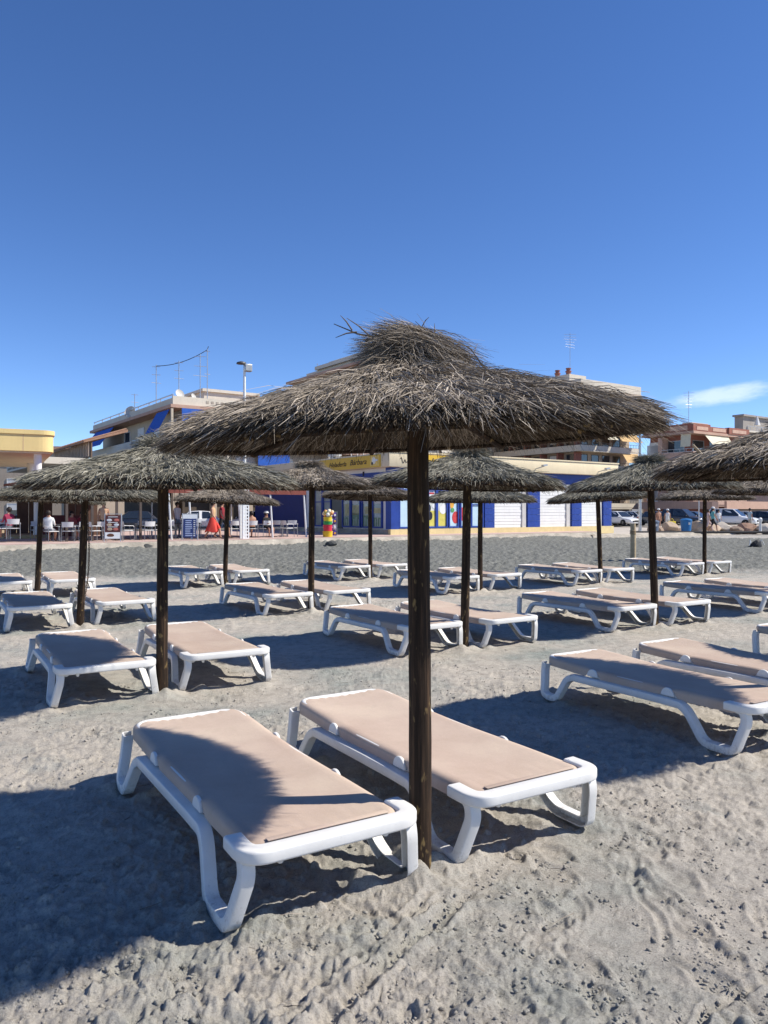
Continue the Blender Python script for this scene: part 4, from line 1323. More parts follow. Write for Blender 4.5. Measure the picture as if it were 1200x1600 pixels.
# --- C: corner block with blue awnings
C = Bld('apartment_block', 'cream apartment block with blue awnings on the left, dishes and antennas on its roof', 'building', -333/1200*60, 60.0, .25)
CF, CLn = 24.0, C.u('L', 140)
h = lambda py: EYE+(800-py)/1200*60-.25
ze, zp = h(634), h(620)
fl = [ze-2.95, ze-5.9]
mb = MB(); mb.box(1.3, CF, 1.3, CLn-.2, 0, ze-.1); mb.build('wall', M_BEIGE, C.root)
mb = MB(); mb.box(0, CF+.2, 0, CLn, ze-.1, ze+.16); mb.build('roof', M_PINKB, C.root)
C.part('parapet', M_OFFW, 'F', .25, CF, ze+.162, zp+.15, -.45, -.25)
C.part('parapet', M_OFFW, 'L', .46, CLn-.4, ze+.162, zp, -.45, -.25)
C.part('roof_rail', M_METAL, 'L', .46, CLn-.4, zp+.25, zp+.33, -.40, -.30)
for k in range(9):
    u_ = .5+(CLn-1.2)*k/8; C.part('rail_post', M_METAL, 'L', u_, u_+.06, zp+.002, zp+.25, -.38, -.32)
for k in range(22):   # raised strips, shade of the pierced parapet blocks put into their colour
    u_ = 3.0+k*.42; C.part('block_shade_strip', paint('parapet_shadow', (.38, .33, .27), .9), 'F', u_, u_+.22, ze+.45, zp-.05, -.251, -.23)
for i, z in enumerate(fl):
    mb = MB(); mb.box(0, CF+.2, 0, CLn, z-.16, z+.10); mb.build('floor_slab', M_PINKB, C.root)
    C.part('balcony_front', M_OFFW if i == 0 else M_PINKB, 'F', .12, CF, z+.101, z+.95, -.16, -.04)
    C.part('balcony_side', M_OFFW, 'L', CLn*.42, CLn-.1, z+.101, z+.95, -.16, -.04)
    C.railing('L', .2, CLn*.42-.1, z+.10, z+1.0, -.1, M_METAL, .35)
    for k in range(6):
        C.window('F', 2.4+k*3.6-.0, 4.2+k*3.6, z+.15, z+2.25, M_WHITE, shutter=(.0, .4, .7)[k % 3]).location = (0, 1.3, 0)
    for k in range(4):
        C.window('L', 2.2+k*4.2, 4.0+k*4.2, z+.15, z+2.3, M_WHITE, shutter=(.5, 0, .3, 0)[k]).location = (1.3, 0, 0)
    for k in range(5):
        mb = MB(); mb.box(.05 if k == 0 else CF*k/5-.08, .22 if k == 0 else CF*k/5+.08, .05, .22 if k == 0 else 1.3, z+.101, z+2.79); mb.build('pier', M_BEIGE, C.root)
# blue awnings
uLc = lambda px: C.u('L', px, .0); uFc = lambda px: C.u('F', px, .0)
C.awning('L', uLc(176), uLc(148), ze-.18, -.1, 1.75, 1.25, M_BAWN)
C.awning('L', uLc(263), uLc(243), ze-.18, -.1, 1.75, .95, M_BAWN)
C.part('awning', M_BAWN, 'F', uFc(284), uFc(322), ze-1.15, ze-.12, .0, .06)
C.part('awning', M_BAWN, 'F', uFc(403), uFc(452), h(723)*1.0+.0 + (fl[0]-.2-h(698)), fl[0]-.17, .0, .06)
C.part('awning', M_BAWN, 'F', uFc(560), uFc(590), fl[0]-1.4, fl[0]-.17, .0, .06)
C.part('blind', M_CAWN, 'F', uFc(355), uFc(388), ze-1.6, ze-.12, .0, .05)
# arcade below, its shade painted as dark panels
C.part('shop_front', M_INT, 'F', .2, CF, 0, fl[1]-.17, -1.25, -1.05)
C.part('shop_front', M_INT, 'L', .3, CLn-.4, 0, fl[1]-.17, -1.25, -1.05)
for k in range(8): C.part('column', M_TANB, 'F', .3+k*3.2, .75+k*3.2, 0, fl[1]-.17, -.8, -.35)
# stair tower and clutter on the roof
mb = MB(); mb.box(4.5, 9.5, 4.5, 8.5, ze+.16, ze+2.1); mb.box(4.3, 9.7, 4.3, 8.7, ze+2.102, ze+2.35); mb.build('stair_tower', M_OFFW, C.root)
dish(C.root, .9, .6, zp+.35, .38, 0.2); dish(C.root, 2.2, 1.0, zp+.25, .32, .6)
dish(C.root, .35, uLc(198), ze+.75, .55, -.9)
antenna(C.root, .6, uLc(233), zp, 3.4, 3, .8); antenna(C.root, 1.2, uLc(260)+.5, zp, 3.2, 3, .8)
antenna(C.root, .6, uLc(200), zp, 1.7, 2, .7)
antenna(C.root, 3.1, 1.8, zp, 4.0, 3, 1.2); antenna(C.root, 4.2, 3.0, zp, 4.8, 2, .5)
mb = MB(); cp = []
for k in range(13):
    t = k/12; a = Vector((.6, uLc(233), zp+3.3)); b = Vector((4.2, 3.0, zp+4.7)); p = a.lerp(b, t); p.z -= 1.0*4*t*(1-t)*.35; cp.append(p)
cp.append(Vector((4.3, 3.0, zp+5.0))); mb.tube(cp, .03, 5); mb.build('cable', M_DARK, C.root)

# --- B: low tiled roof and slatted sun screen left of the block
B = Bld('low_house', 'low house with brown tiled roof and slatted screen behind the yellow pavilion', 'house', -460/1200*56, 56.0, .25)
hB = lambda py: EYE+(800-py)/1200*56-.25
mb = MB(); mb.box(.0, 2.5, 0, 9, 0, hB(716)); mb.build('wall', M_TANB, B.root)
zt, zs = hB(676), hB(690)
LB = B.u('L', 84)
sl = empty('sun_screen'); sl.parent = B.root
for k in range(26):
    y = .1+k*(LB-.3)/25
    mb = MB(); mb.box(-.06, .0, y, y+.11, hB(713), zs-.05); mb.build('slat', paint('slat_cream', (.55, .42, .32), .8), sl)
mb = MB(); mb.box(.1, .2, .0, LB, hB(714), zs); mb.build('screen_back', paint('screen_shadow', (.16, .11, .08), .9), sl)  # shade between the slats painted as a dark backing
mb = MB()
mb.add([(-.5, -.4, zs), (-.5, LB+.4, zs), (3.0, LB-.8, zt+.5), (3.0, .8, zt+.5), (-.5, -.4, zs-.12), (-.5, LB+.4, zs-.12), (3.0, LB-.8, zt+.3), (3.0, .8, zt+.3)], [(0,1,2,3), (7,6,5,4), (0,4,5,1), (1,5,6,2), (2,6,7,3), (3,7,4,0)])
rf = mb.build('roof', paint('brown_tiles', (.26, .15, .10), .9, .25, 5), B.root)
for k in range(24):
    y = -.2+k*(LB+.4)/23
    mb = MB(); mb.tube([(-.52, y, zs+.03), (2.9, min(max(y, .9), LB-.9), zt+.53)], .075, 6); mb.build('tile_row', MATS['brown_tiles'], rf)
mb = MB(); mb.box(-3.2, .3, -.6, LB+3, hB(727), hB(717)); mb.build('cornice', M_OFFW, B.root)
for k in range(24):
    mb = MB(); mb.box(-3.23, -3.201, -.3+k*(LB+3)/24, -.1+k*(LB+3)/24, hB(724), hB(720)); mb.build('vent_hole', M_DARK, B.root)

# --- A: yellow pavilion
A = Bld('beach_pavilion', 'open beach pavilion with yellow fascia and white round column at the left edge', 'pavilion', -515/1200*38, 38.0, PZ, rot=R_(27))
hA = lambda py: EYE+(800-py)/1200*38-PZ
M_YEL = paint('butter_yellow', (.74, .57, .25), .75, .06, .8, dirt=(.5, .37, .16), dirt_amt=.25)
plan = fillet([(-22, 0, 0), (0, 0, 0), (0, 14, 0)], [0, .7, 0], 8)
pts = [(p.x, p.y) for p in plan]+[(-22, 14)]
mb = MB(); mb.prism(pts, 'z', hA(706), hA(680)); mb.build('fascia', M_YEL, A.root)
mb = MB(); mb.prism([(a*1.0+(.06 if a > -1 else 0), b-(.06 if b < 2 else 0)) for a, b in pts], 'z', hA(680)+.002, hA(673)); mb.build('coping', M_YEL, A.root)
mb = MB(); mb.prism([(a*.985-.1, b*.97+.2) for a, b in pts], 'z', hA(707)-.05, hA(706)-.002); mb.build('ceiling', M_OFFW, A.root)
for k in range(7):
    mb = MB(); mb.box(-1.4-k*2.9-.012, -1.4-k*2.9+.012, -.004, .0, hA(705.5), hA(680.5)); mb.build('panel_joint', M_PINKB, A.root)
for (x, y) in ((-.72, .65), (-8.0, .65), (-15.5, .65), (-.7, 9), (-8, 9)):
    mb = MB(); mb.lathe([(.20, 0.0), (.20, .3), (.185, .32), (.185, hA(706)-.05)], 20, (x, y, 0)); mb.build('column', M_WHITE, A.root, smooth=True)
# tiled step of the pavilion floor
st = MB(); st.box(-22, -.15, -.75, 13, -.05, .14); st.build('floor_slab', paint('step_core', (.40, .30, .18), .9), A.root)
for k in range(16):
    mb = MB(); mb.box(-.6-k*.66-.65, -.6-k*.66, -.785, -.752, -.06, .15); mb.build('step_tile', paint('ochre_tile', (.44, .31, .15), .8, .15, 3), A.root)
mb = MB(); mb.box(-22, -9.5, 5.5, 5.8, 0, 3.9); mb.build('wall', M_OFFW, A.root)
A.root['label'] = 'open beach pavilion with yellow fascia and white round column at the left edge'

# --- D: tall block whose top shows behind the largest umbrella
D = Bld('tall_apartment_block', 'tall brown apartment block with stepped white penthouse rising behind the largest umbrella', 'building', -22/1200*98, 98.0, .25)
hD = lambda py: EYE+(800-py)/1200*98-.25
DL = D.u('L', 457); 
mb = MB(); mb.box(0, 16, 0, DL, 0, hD(566)); mb.build('wall', M_TANB, D.root)
mb = MB(); mb.box(-.8, 16, -.5, DL+.6, hD(566)+.002, hD(562)); mb.build('roof', M_PINKB, D.root)
mb = MB(); mb.box(.6, 15, .5, DL-3.2, hD(562)+.002, hD(552)); mb.build('penthouse', M_OFFW, D.root)
mb = MB(); mb.box(.1, 15, .0, DL-6.5, hD(552)+.002, hD(546)); mb.build('penthouse_roof', M_OFFW, D.root)
mb = MB(); mb.box(1.0, 15, 1.0, DL-9, hD(546)+.002, hD(541)); mb.build('lift_house', M_OFFW, D.root)
antenna(D.root, 2.0, 2.0, hD(541), 2.6, 5, 1.5); antenna(D.root, 2.0, DL-4, hD(562), 2.4, 2, .3)
for k in range(6):
    z = 1.5+k*2.85
    for j in range(4):
        D.window('L', 1.2+j*DL/4, 1.2+j*DL/4+1.9, z+.6, z+2.2, M_WHITE, shutter=(.9, .3, .6, .0)[(j+k) % 4])
    for j in range(3):
        D.window('F', 1.2+j*4.4, 1.2+j*4.4+2.0, z+.6, z+2.2, M_WHITE, shutter=(.5, .0, .8)[(j+k) % 3])
    D.part('floor_band', M_PINKB, 'L', -.02, DL, z-.15, z+.15, .003, .12)
    D.part('brick_panel', M_BRICK, 'L', DL*.62, DL*.62+1.5, z+.152, z+2.69, .003, .05)
    D.part('brick_panel', M_BRICK, 'L', DL*.16+2.0, DL*.16+2.9, z+.152, z+2.69, .003, .05)

# --- W: white house with terrace just behind the shop roof
W = Bld('white_house', 'white house with orange eave and canvas blind seen over the shop roof', 'house', 42/1200*72, 72.0, .25)
hW = lambda py: EYE+(800-py)/1200*72-.25
WF = W.u('F', 737)
mb = MB(); mb.box(0, WF, 0, 7, 0, hW(691)); mb.build('wall', M_OFFW, W.root)
mb = MB(); mb.box(-.5, WF+.15, -.55, 7.3, hW(691)+.002, hW(687)); mb.build('roof', paint('orange_eave', (.50, .28, .16), .85), W.root)
W.window('F', W.u('F', 686), W.u('F', 710), hW(712), hW(700), M_WHITE)
W.awning('F', W.u('F', 686), W.u('F', 712), hW(692), .0, .75, .45, M_OFFW)
W.part('drain_pipe', M_METAL, 'F', W.u('F', 714), W.u('F', 715.5), 0, hW(692), .003, .12)
W.aircon('F', W.u('F', 722), hW(702), .0, .9)
X_ = Bld('white_tower_house', 'plain pale wall of a house between the white house and the tan awning block', 'house', 150/1200*118, 118.0, .25)
hX = lambda py: EYE+(800-py)/1200*118-.25
mb = MB(); mb.box(-6, X_.u('F', 790), 0, 8, 0, hX(664)); mb.build('wall', M_OFFW, X_.root)
mb = MB(); mb.box(-6.2, X_.u('F', 790), -.2, 8.2, hX(664)+.002, hX(661)); mb.build('roof', M_OFFW, X_.root)
X_.part('vent_box', M_GREYB, 'F', X_.u('F', 768), X_.u('F', 773), hX(705), hX(697), .003, .6)

# --- F: block with tan awnings
F = Bld('balcony_apartment_block', 'apartment block with long white balconies and tan awnings behind the shop', 'building', 307/1200*105, 105.0, .25)
hF = lambda py: EYE+(800-py)/1200*105-.25
FL, FF = F.u('L', 772), F.u('F', 998)
levels = [1.95, 4.6, 7.25, 9.95, 12.7, 15.4]
ztop = hF(597)
mb = MB(); mb.box(1.5, FF-.2, 1.5, FL, 0, ztop-1.0); mb.build('wall', M_TANB, F.root)
mb = MB(); mb.box(-.3, FF+.3, -.3, FL+.3, ztop-1.0+.002, ztop-.72); mb.build('roof', M_TANB, F.root)
F.part('parapet', M_OFFW, 'F', -.2, FF+.2, ztop-.718, ztop+.45, -.05, .25); F.part('parapet', M_OFFW, 'L', .06, FL, ztop-.718, ztop+.45, -.05, .2)
M_RAILM = paint('brown_railing', (.12, .10, .09), .5)
for i, z in enumerate(levels):
    mb = MB(); mb.box(0, FF, 0, FL, z-.20, z+.02); mb.build('floor_slab', M_OFFW, F.root)
    F.part('balcony_front', M_OFFW, 'F', -.02, FF, z+.021, z+.62, -.10, .04); F.part('balcony_side', M_OFFW, 'L', .11, FL, z+.021, z+.62, -.10, .04)
    F.railing('F', .0, FF, z+.62, z+1.10, -.02, M_RAILM, .6); F.railing('L', .1, FL, z+.62, z+1.10, -.02, M_RAILM, .6)
    for k in range(4):
        F.window('F', 1.6+k*2.35, 3.2+k*2.35, z+.1, z+2.2, M_RAILM).location = (0, 1.5, 0)
    for k in range(5):
        F.window('L', 1.8+k*3.2, 3.8+k*3.2, z+.1, z+2.25, M_RAILM, shutter=(0, .5, 0, .2, 0)[k]).location = (1.5, 0, 0)
        mb = MB(); mb.box(.2, 1.499, 1.6+k*3.2-.5, 1.6+k*3.2-.25, z+.621, z+2.44); mb.build('partition', M_BRICK, F.root)
for (px0, px1, lv, m, dr, ou) in ((912, 938, 4, M_TAWN, 1.1, 1.1), (940, 958, 4, M_CAWN, 1.0, .9), (962, 994, 4, M_TAWN, 1.15, 1.1), (972, 996, 3, M_TAWN, 1.35, .9), (925, 950, 5, M_TAWN, 1.2, 1.1), (955, 990, 6, M_TAWN, 1.2, 1.1)):
    zz = (levels+[ztop-1.0])[lv]-.21
    F.awning('F', F.u('F', px0), F.u('F', px1), zz, .05, dr, ou, m)
for (px0, px1, lv) in ((902, 880, 4), (872, 850, 4), (845, 800, 4), (900, 860, 5), (800, 778, 4)):
    zz = (levels+[ztop-1.0])[lv]-.21
    F.awning('L', F.u('L', px0), F.u('L', px1), zz, .05, 1.0, 1.0, paint('brown_canvas', (.34, .22, .12), .85))
mb = MB(); mb.box(1.0, 4.5, F.u('L', 882), F.u('L', 838), ztop-.7, hF(578)); mb.build('stair_tower', M_OFFW, F.root)
for px in (856, 873):
    mb = MB(); yy = F.u('L', px); mb.lathe([(.34, 0), (.34, .45), (.45, .5), (.45, .62), (.30, .65), (.30, .9), (.38, .93), (.38, 1.05)], 12, (2.0, yy, hF(578))); mb.build('chimney', M_BRICK, F.root)
antenna(F.root, 2.2, F.u('L', 874), hF(578)+1.5, 4.6, 6, 2.0)
F.part('pipe', M_METAL, 'F', FF+.1, FF+2.6, ztop-.1, ztop, .0, .06)

# --- G: brick block
G = Bld('brick_apartment_block', 'red brick apartment block with cream awnings behind the parked cars', 'building', 483/1200*92, 92.0, .25)
hG = lambda py: EYE+(800-py)/1200*92-.25
GL, GF = G.u('L', 1006), G.u('F', 1166)
mb = MB(); mb.box(1.3, GF, 1.3, GL, 0, hG(677)); mb.build('wall', M_BRICK, G.root)
zr = hG(677)
mb = MB(); mb.box(-.2, GF+.3, -.2, GL+.2, zr+.002, hG(673)); mb.build('roof', M_PINKB, G.root)
G.part('parapet', M_BRICK, 'F', -.1, GF*.30, hG(673)+.002, hG(661), -.25, .1); G.part('parapet', M_BRICK, 'F', GF*.30+.01, GF*.62, hG(673)+.002, hG(664), -.25, .1); G.part('parapet', M_BRICK, 'F', GF*.62+.01, GF+.2, hG(673)+.002, hG(662.5), -.25, .3)
G.part('parapet', M_BRICK, 'L', .26, GL, hG(673)+.002, hG(661), -.25, .1)
for a, b in ((.05, .25), (.34, .58), (.68, .95)): G.part('parapet_panel', M_BRICKL, 'F', GF*a, GF*b, hG(671), hG(665.5), .1, .14 if a < .6 else .34)
for a, b in ((.1, .45), (.6, .95)): G.part('parapet_panel', M_BRICKL, 'L', GL*a, GL*b, hG(671), hG(664), .1, .14)
for i, z in enumerate((zr-2.9, zr-5.75, zr-8.6)):
    if z < .5: continue
    mb = MB(); mb.box(0, GF, 0, GL*.62, z-.16, z+.06); mb.build('floor_slab', M_PINKB, G.root)
    G.part('balcony_front', M_BRICKL, 'F', -.02, GF, z+.061, z+.75, -.1, .05); G.part('balcony_side', M_BRICKL, 'L', .11, GL*.62, z+.061, z+.75, -.1, .05)
    G.railing('F', .1, GF, z+.751, z+1.15, -.02, M_METAL, .7); G.railing('L', .12, GL*.62, z+.751, z+1.15, -.02, M_METAL, .7)
    for k in range(3): G.window('F', 1.8+k*3.6, 4.2+k*3.6, z+.1, z+2.3, M_METAL).location = (0, 1.3, 0)
    G.window('L', 2.0, 4.6, z+.1, z+2.3, M_METAL).location = (1.3, 0, 0)
    G.window('L', 5.4, 7.0, z+.1, z+2.3, M_WHITE, shutter=.9).location = (1.3, 0, 0)
    G.window('L', GL*.80, GL*.80+1.8, z+.6, z+2.0, M_WHITE, shutter=.95).location = (1.3, 0, 0)
    G.part('pier', M_BRICKL, 'L', GL*.62, GL*.70, z-.16, z+2.73, -1.299, .02)
zg = zr-.02
G.awning('F', G.u('F', 1101), G.u('F', 1124), zg, .0, 1.3, 1.1, M_CAWN); G.awning('F', G.u('F', 1120.5), G.u('F', 1138), zg, .0, 1.7, 1.0, M_CAWN)
G.awning('L', .3, G.u('L', 1064), zg, -.0, 1.5, .12, M_CAWN)
antenna(G.root, 4.0, G.u('L', 1046), hG(661), 4.6, 6, 1.2)
mb = MB(); mb.box(2.5, 6, G.u('L', 1062), G.u('L', 1047), hG(673), hG(655)); mb.build('stair_tower', M_OFFW, G.root)
G.part('porch_wall', M_PINKB, 'F', .0, GF+12, 1.7, 2.6, 4.0, 4.3); G.part('porch_base', M_INT, 'F', .0, GF+12, 0, 1.699, 4.02, 4.2)
G.part('porch_wall', M_PINKB, 'L', -3.9, GL, 1.7, 2.6, 1.0, 1.2)

# --- H: grey block at the right edge
H = Bld('grey_apartment_block', 'grey apartment block with a roof terrace at the far right edge', 'building', 566/1200*125, 125.0, .25)
hH = lambda py: EYE+(800-py)/1200*125-.25
mb = MB(); mb.box(0, 26, 0, 3, 0, hH(676)); mb.build('wall', M_GREYB, H.root)
mb = MB(); mb.box(-.8, 27, -.8, 3.4, hH(676)+.002, hH(673.5)); mb.build('roof_terrace', M_OFFW, H.root)
mb = MB(); mb.box(1.5, 24, 1.4, 2.9, hH(673.5)+.002, hH(648)); mb.build('penthouse', M_GREYB, H.root)
mb = MB(); mb.box(1.0, 24.5, 1.0, 3.0, hH(648)+.002, hH(645)); mb.build('penthouse_roof', M_GREYB, H.root)
H.railing('F', -.6, 20, hH(673.4), hH(666), .6, M_METAL, .8)
for k in range(3):
    mb = MB(); mb.lathe([(.1, 0), (.5, .1), (.1, 1.6)], 8, (4.0+k*4.5, .4, hH(663))); mb.tube([(4.0+k*4.5, .4, hH(673)), (4.0+k*4.5, .4, hH(650))], .05, 6); mb.build('parasol', M_WHITE, H.root)
for k in range(4): H.window('F', 1.5+k*4, 3.8+k*4, hH(700), hH(684), M_WHITE)

# ------------------------------------------------------------------ masts and posts
mx, my = prom(prom_t(382, .9), .9)
ms = empty('floodlight_mast', (mx, my, PZ), PROM_ROT); tag(ms, 'tall white floodlight mast with a perforated square base beside the terrace', 'lamp post')
k_ = my/1200
mb = MB()
for sx in (-1, 1):
    for k in range(18):
        z0 = k*.155
        mb.box(sx*.14-.028, sx*.14+.028, -.165, -.135, z0, z0+.16)
for k in range(19): mb.box(-.112, .112, -.164, -.136, k*.155-.028+.03, k*.155+.028+.03)
mb.box(-.028, .028, -.1645, -.1355, 0, 2.85)
for sx in (-1, 1):
    for sy in (0, 1):
        mb.box(sx*.165-.015, sx*.165+.015, -.13+.26*sy, -.10+.26*sy, 0, 2.85)
mb.box(-.16, .16, .135, .160, 0, 2.85)
mb.build('perforated_base', M_WPOLE, ms)
ztopm = EYE+(800-580)/1200*my-PZ
mb = MB(); mb.tube([(0, 0, 2.6), (0, 0, ztopm)], [.085, .06], 10); mb.build('mast_tube', M_WPOLE, ms, smooth=True)
mb = MB(); mb.box(-.05, .32, -.20, .05, ztopm-.02, ztopm+.33); mb.build('floodlight', M_METAL, ms, bevel=.03)
mb = MB(); mb.box(-.02, .29, -.215, -.202, ztopm+.02, ztopm+.29); mb.build('lamp_glass', paint('lamp_glass', (.35, .36, .36), .2), ms)
mb = MB(); mb.lathe([(.02, .30), (.24, .33), (.22, .40), (.08, .45), (.02, .46)], 14, (-.15, .02, ztopm)); mb.build('lamp_head', paint('lamp_head_dark', (.08, .08, .08), .5), ms, smooth=True)

lx, ly = 400/1200*58, 58.0
lp = empty('grey_lamp_post', (lx, ly, .11)); tag(lp, 'slim grey post beside the right end of the shop', 'lamp post')
mb = MB(); mb.tube([(0, 0, 0), (0, 0, 1.6+135/1200*58)], [.11, .09], 10); mb.build('shaft', M_METAL, lp, smooth=True)
mb = MB(); mb.lathe([(.22, 0), (.22, .05), (.13, .08), (.12, .5)], 12); mb.build('base', M_METAL, lp)
for px, d, hh, lab in ((1092, 66, 4.5, 'thin pale post with a small plate behind the brown umbrella pole'), (1117, 68, 2.3, 'short thin post with an orange-brown square sign between the parked cars')):
    sp = empty('sign_post', ((px-600)/1200*d, d, .2)); tag(sp, lab, 'sign post')
    mb = MB(); mb.tube([(0, 0, 0), (0, 0, hh)], .05, 8); mb.build('shaft', M_METAL, sp)
    mb = MB(); mb.box(-.28, .28, -.08, -.05, hh-.55, hh-.02); mb.build('plate', M_BRICKL if hh < 3 else M_OFFW, sp)
o = MB(); o.lathe([(.18, 0), (.18, .06), (.10, .10), (.09, .75), (.13, .80), (.13, 1.0), (.05, 1.08)], 14)
bo = o.build('white_bollard', M_WHITE, None, ((1188-600)/1200*56.5, 56.5, .11), smooth=True); tag(bo, 'white round bollard by the boulders near the right edge', 'bollard')
# pale stake in the raked sand
stx, sty = (989-600)/1200*25.5, 25.5
stk = empty('wooden_stake', (stx, sty, 0)); tag(stk, 'short pale wooden stake standing alone in the raked sand', 'stake')
mb = MB(); mb.tube([(0, 0, -.2), (.01, 0, .5), (0, 0, 1.22)], [.095, .09, .085], 10); mb.build('post', paint('bleached_stake', (.40, .31, .19), .85, .25, 8, .3, 30), stk, smooth=True)
mb = MB()
for k in range(3): mb.lathe([(.088, 0), (.105, .012), (.105, .03), (.088, .042)], 12, (0, 0, .86+k*.045))
mb.build('rope', paint('hemp_rope', (.30, .22, .13), .9), stk)

# ------------------------------------------------------------------ litter bin, boulders, small things on the sand
def bin_(x, y, z, m, lab):
    r = empty('litter_bin', (x, y, z)); tag(r, lab, 'litter bin')
    mb = MB(); mb.lathe([(.34, 0), (.40, .78), (.42, .80), (.42, .86)], 16); mb.build('body', m, r, smooth=True)
    mb = MB(); mb.lathe([(.43, .862), (.42, .92), (.30, .99), (.05, 1.02)], 16); mb.build('lid', m, r, smooth=True)
    mb = MB(); mb.box(.02, .16, -.43, -.385, .55, .72); mb.build('sticker', M_WHITE, r)
M_BIN = paint('blue_plastic', (.015, .13, .33), .5, .1)
bin_((1072-600)/1200*57, 57, .11, M_BIN, 'blue plastic litter bin in front of the boulders')
bin_((1010-600)/1200*58, 56.5, .0, paint('slate_plastic', (.10, .13, .18), .5), 'slate grey litter bin half hidden behind the leaning black pole')
def rock_mesh(seed, sx, sy, sz, sub=3):
    bm = bmesh.new(); bmesh.ops.create_icosphere(bm, subdivisions=sub, radius=1)
    rg = random.Random(seed)
    pl = [(Vector((rg.gauss(0, 1), rg.gauss(0, 1), rg.gauss(0, .8))).normalized(), rg.uniform(.55, .85)) for _ in range(9)]
    for v in bm.verts:
        for n_, d in pl:
            k = v.co.dot(n_)
            if k > d: v.co -= n_*(k-d)*.9
        v.co += Vector((rg.gauss(0, .012), rg.gauss(0, .012), rg.gauss(0, .012)))
        v.co = Vector((v.co.x*sx, v.co.y*sy, (v.co.z+.35)*sz))
    me = bpy.data.meshes.new('boulder'); bm.to_mesh(me); bm.free()
    return me
RK = [paint('tan_rock', (.46, .35, .25), .95, .2, 2, .5, 6), paint('pale_rock', (.55, .48, .39), .95, .2, 2, .5, 6), paint('rust_rock', (.36, .22, .15), .95, .25, 2, .5, 6), paint('brown_rock', (.27, .20, .15), .95, .25, 2, .5, 6)]
rocks = [(1026, .95, 3, 'low brown'), (1046, 1.25, 0, 'tan'), (1061, .6, 3, 'small brown'), (1090, 1.2, 0, 'tan'), (1114, 1.0, 0, 'tan'), (1132, 1.15, 1, 'pale'), (1149, .95, 3, 'pointed brown'), (1166, 1.05, 2, 'rust coloured'), (1180, .8, 2, 'rust coloured'), (1196, .95, 1, 'pale'), (1214, 1.1, 0, 'tan')]
places = ['beside the leaning black pole', 'between the yellow bag and the blue bin', 'touching the left of the blue bin', 'just right of the blue bin', 'behind the walker in the turquoise shirt', 'under the white sport utility car', 'third of the row after the brown pole', 'fourth of the row after the brown pole', 'just left of the white bollard', 'just right of the white bollard', 'at the right end of the row']
for k, (px, s_, m, adj) in enumerate(rocks):
    d = 58.5+(k % 3)*.5
    me = rock_mesh(20+k, .75*s_, .6, .50*s_*(.85+.15*(k % 2))); me.materials.append(RK[m])
    o = link('boulder', me, None, ((px-600)/1200*d, d, .11)); o.rotation_euler = (0, 0, k*1.7)
    tag(o, adj+' boulder, '+places[k], 'boulder', 'boulders edging the car park')
for k, (px, d, s_, lab) in enumerate(((231, 33.0, .30, 'round dark stone on the sand by the kerb, left of the grey green umbrella pole'), (516, 36.3, .35, 'dark stone against the kerb right of the topknot umbrella pole'), (719, 44.5, .25, 'brown stone against the kerb below the fruit poster'))):
    me = rock_mesh(60+k, s_, s_*.8, s_*.6, 2); me.materials.append(paint('dark_stone', (.07, .07, .065), .9, .2, 5)); o = link('stone', me, None, ((px-600)/1200*d, d, .02)); tag(o, lab, 'stone')
# plank, hose, dark bag
pk = empty('loose_plank', ((898-600)/1200*49.5, 49.5, .06), R_(-28)); tag(pk, 'pale plank lying on the sand before the white shutters', 'plank')
mb = MB(); mb.box(-1.1, .9, -.14, .14, 0, .05); mb.build('board', paint('fresh_plank', (.58, .45, .30), .8, .15, 4), pk, bevel=.01)
mb = MB(); mb.box(-.2, 1.3, .05, .20, .051, .09); mb.build('batten', MATS['fresh_plank'], pk)
mb = MB(); mb.tube([((990-600)/1200*55.6, 55.2, .15), ((1050-600)/1200*56, 55.8, .13), ((1120-600)/1200*56, 56.0, .12), ((1230-600)/1200*56, 56.2, .13)], .085, 8)
o = mb.build('black_hose', M_DARK, None, smooth=True); tag(o, 'long black hose lying along the edge of the path on the right', 'hose')
bgx, bgy = (1181-600)/1200*35, 35.0
bg = empty('dark_bag', (bgx, bgy, .03), .4); tag(bg, 'small crumpled black bag with white handles on the raked sand', 'bag')
me = rock_mesh(90, .34, .22, .26, 3); me.materials.append(M_DARK); link('body', me, bg)
for sx in (-1, 1):
    mb = MB(); mb.tube([(sx*.28, 0, .15), (sx*.36, 0, .30), (sx*.40, -.05, .18), (sx*.46, -.05, .06)], .02, 6); mb.build('handle', M_WHITE, bg)

# ------------------------------------------------------------------ far rows of houses that close the streets
for k, (px, d, w, hh, m, lab) in enumerate((
    (-40, 92, 20, 9.0, M_TANB, 'plain tan house at the far left end of the street'),
    (95, 100, 18, 7.0, M_OFFW, 'low pale house seen through the open pavilion'),
    (1008, 150, 20, 7.5, M_BEIGE, 'low beige house closing the street right of the shop'),
    (1190, 108, 26, 4.2, M_BRICKL, 'long low pale brick house behind the boulders at the right'),
    (420, 120, 30, 9.0, M_TANB, 'tan house closing the side street behind the terrace'))):
    b = Bld('street_house', lab, 'house', (px-600)/1200*d, d, .25, rot=R_(12))
    mb = MB(); mb.box(-w/2, w/2, 0, 9, 0, hh); mb.build('wall', m, b.root)
    mb = MB(); mb.box(-w/2-.4, w/2+.4, -.5, 9.3, hh+.002, hh+.35); mb.build('roof', M_PINKB, b.root)
    n = int(w/3.2)
    for i in range(n):
        for j in range(int(hh/3)):
            u0 = -w/2+.8+i*3.2
            b.window('F', u0, u0+1.5, .9+j*3, 2.4+j*3, M_WHITE, shutter=(.0, .5, .9)[(i+j+k) % 3])

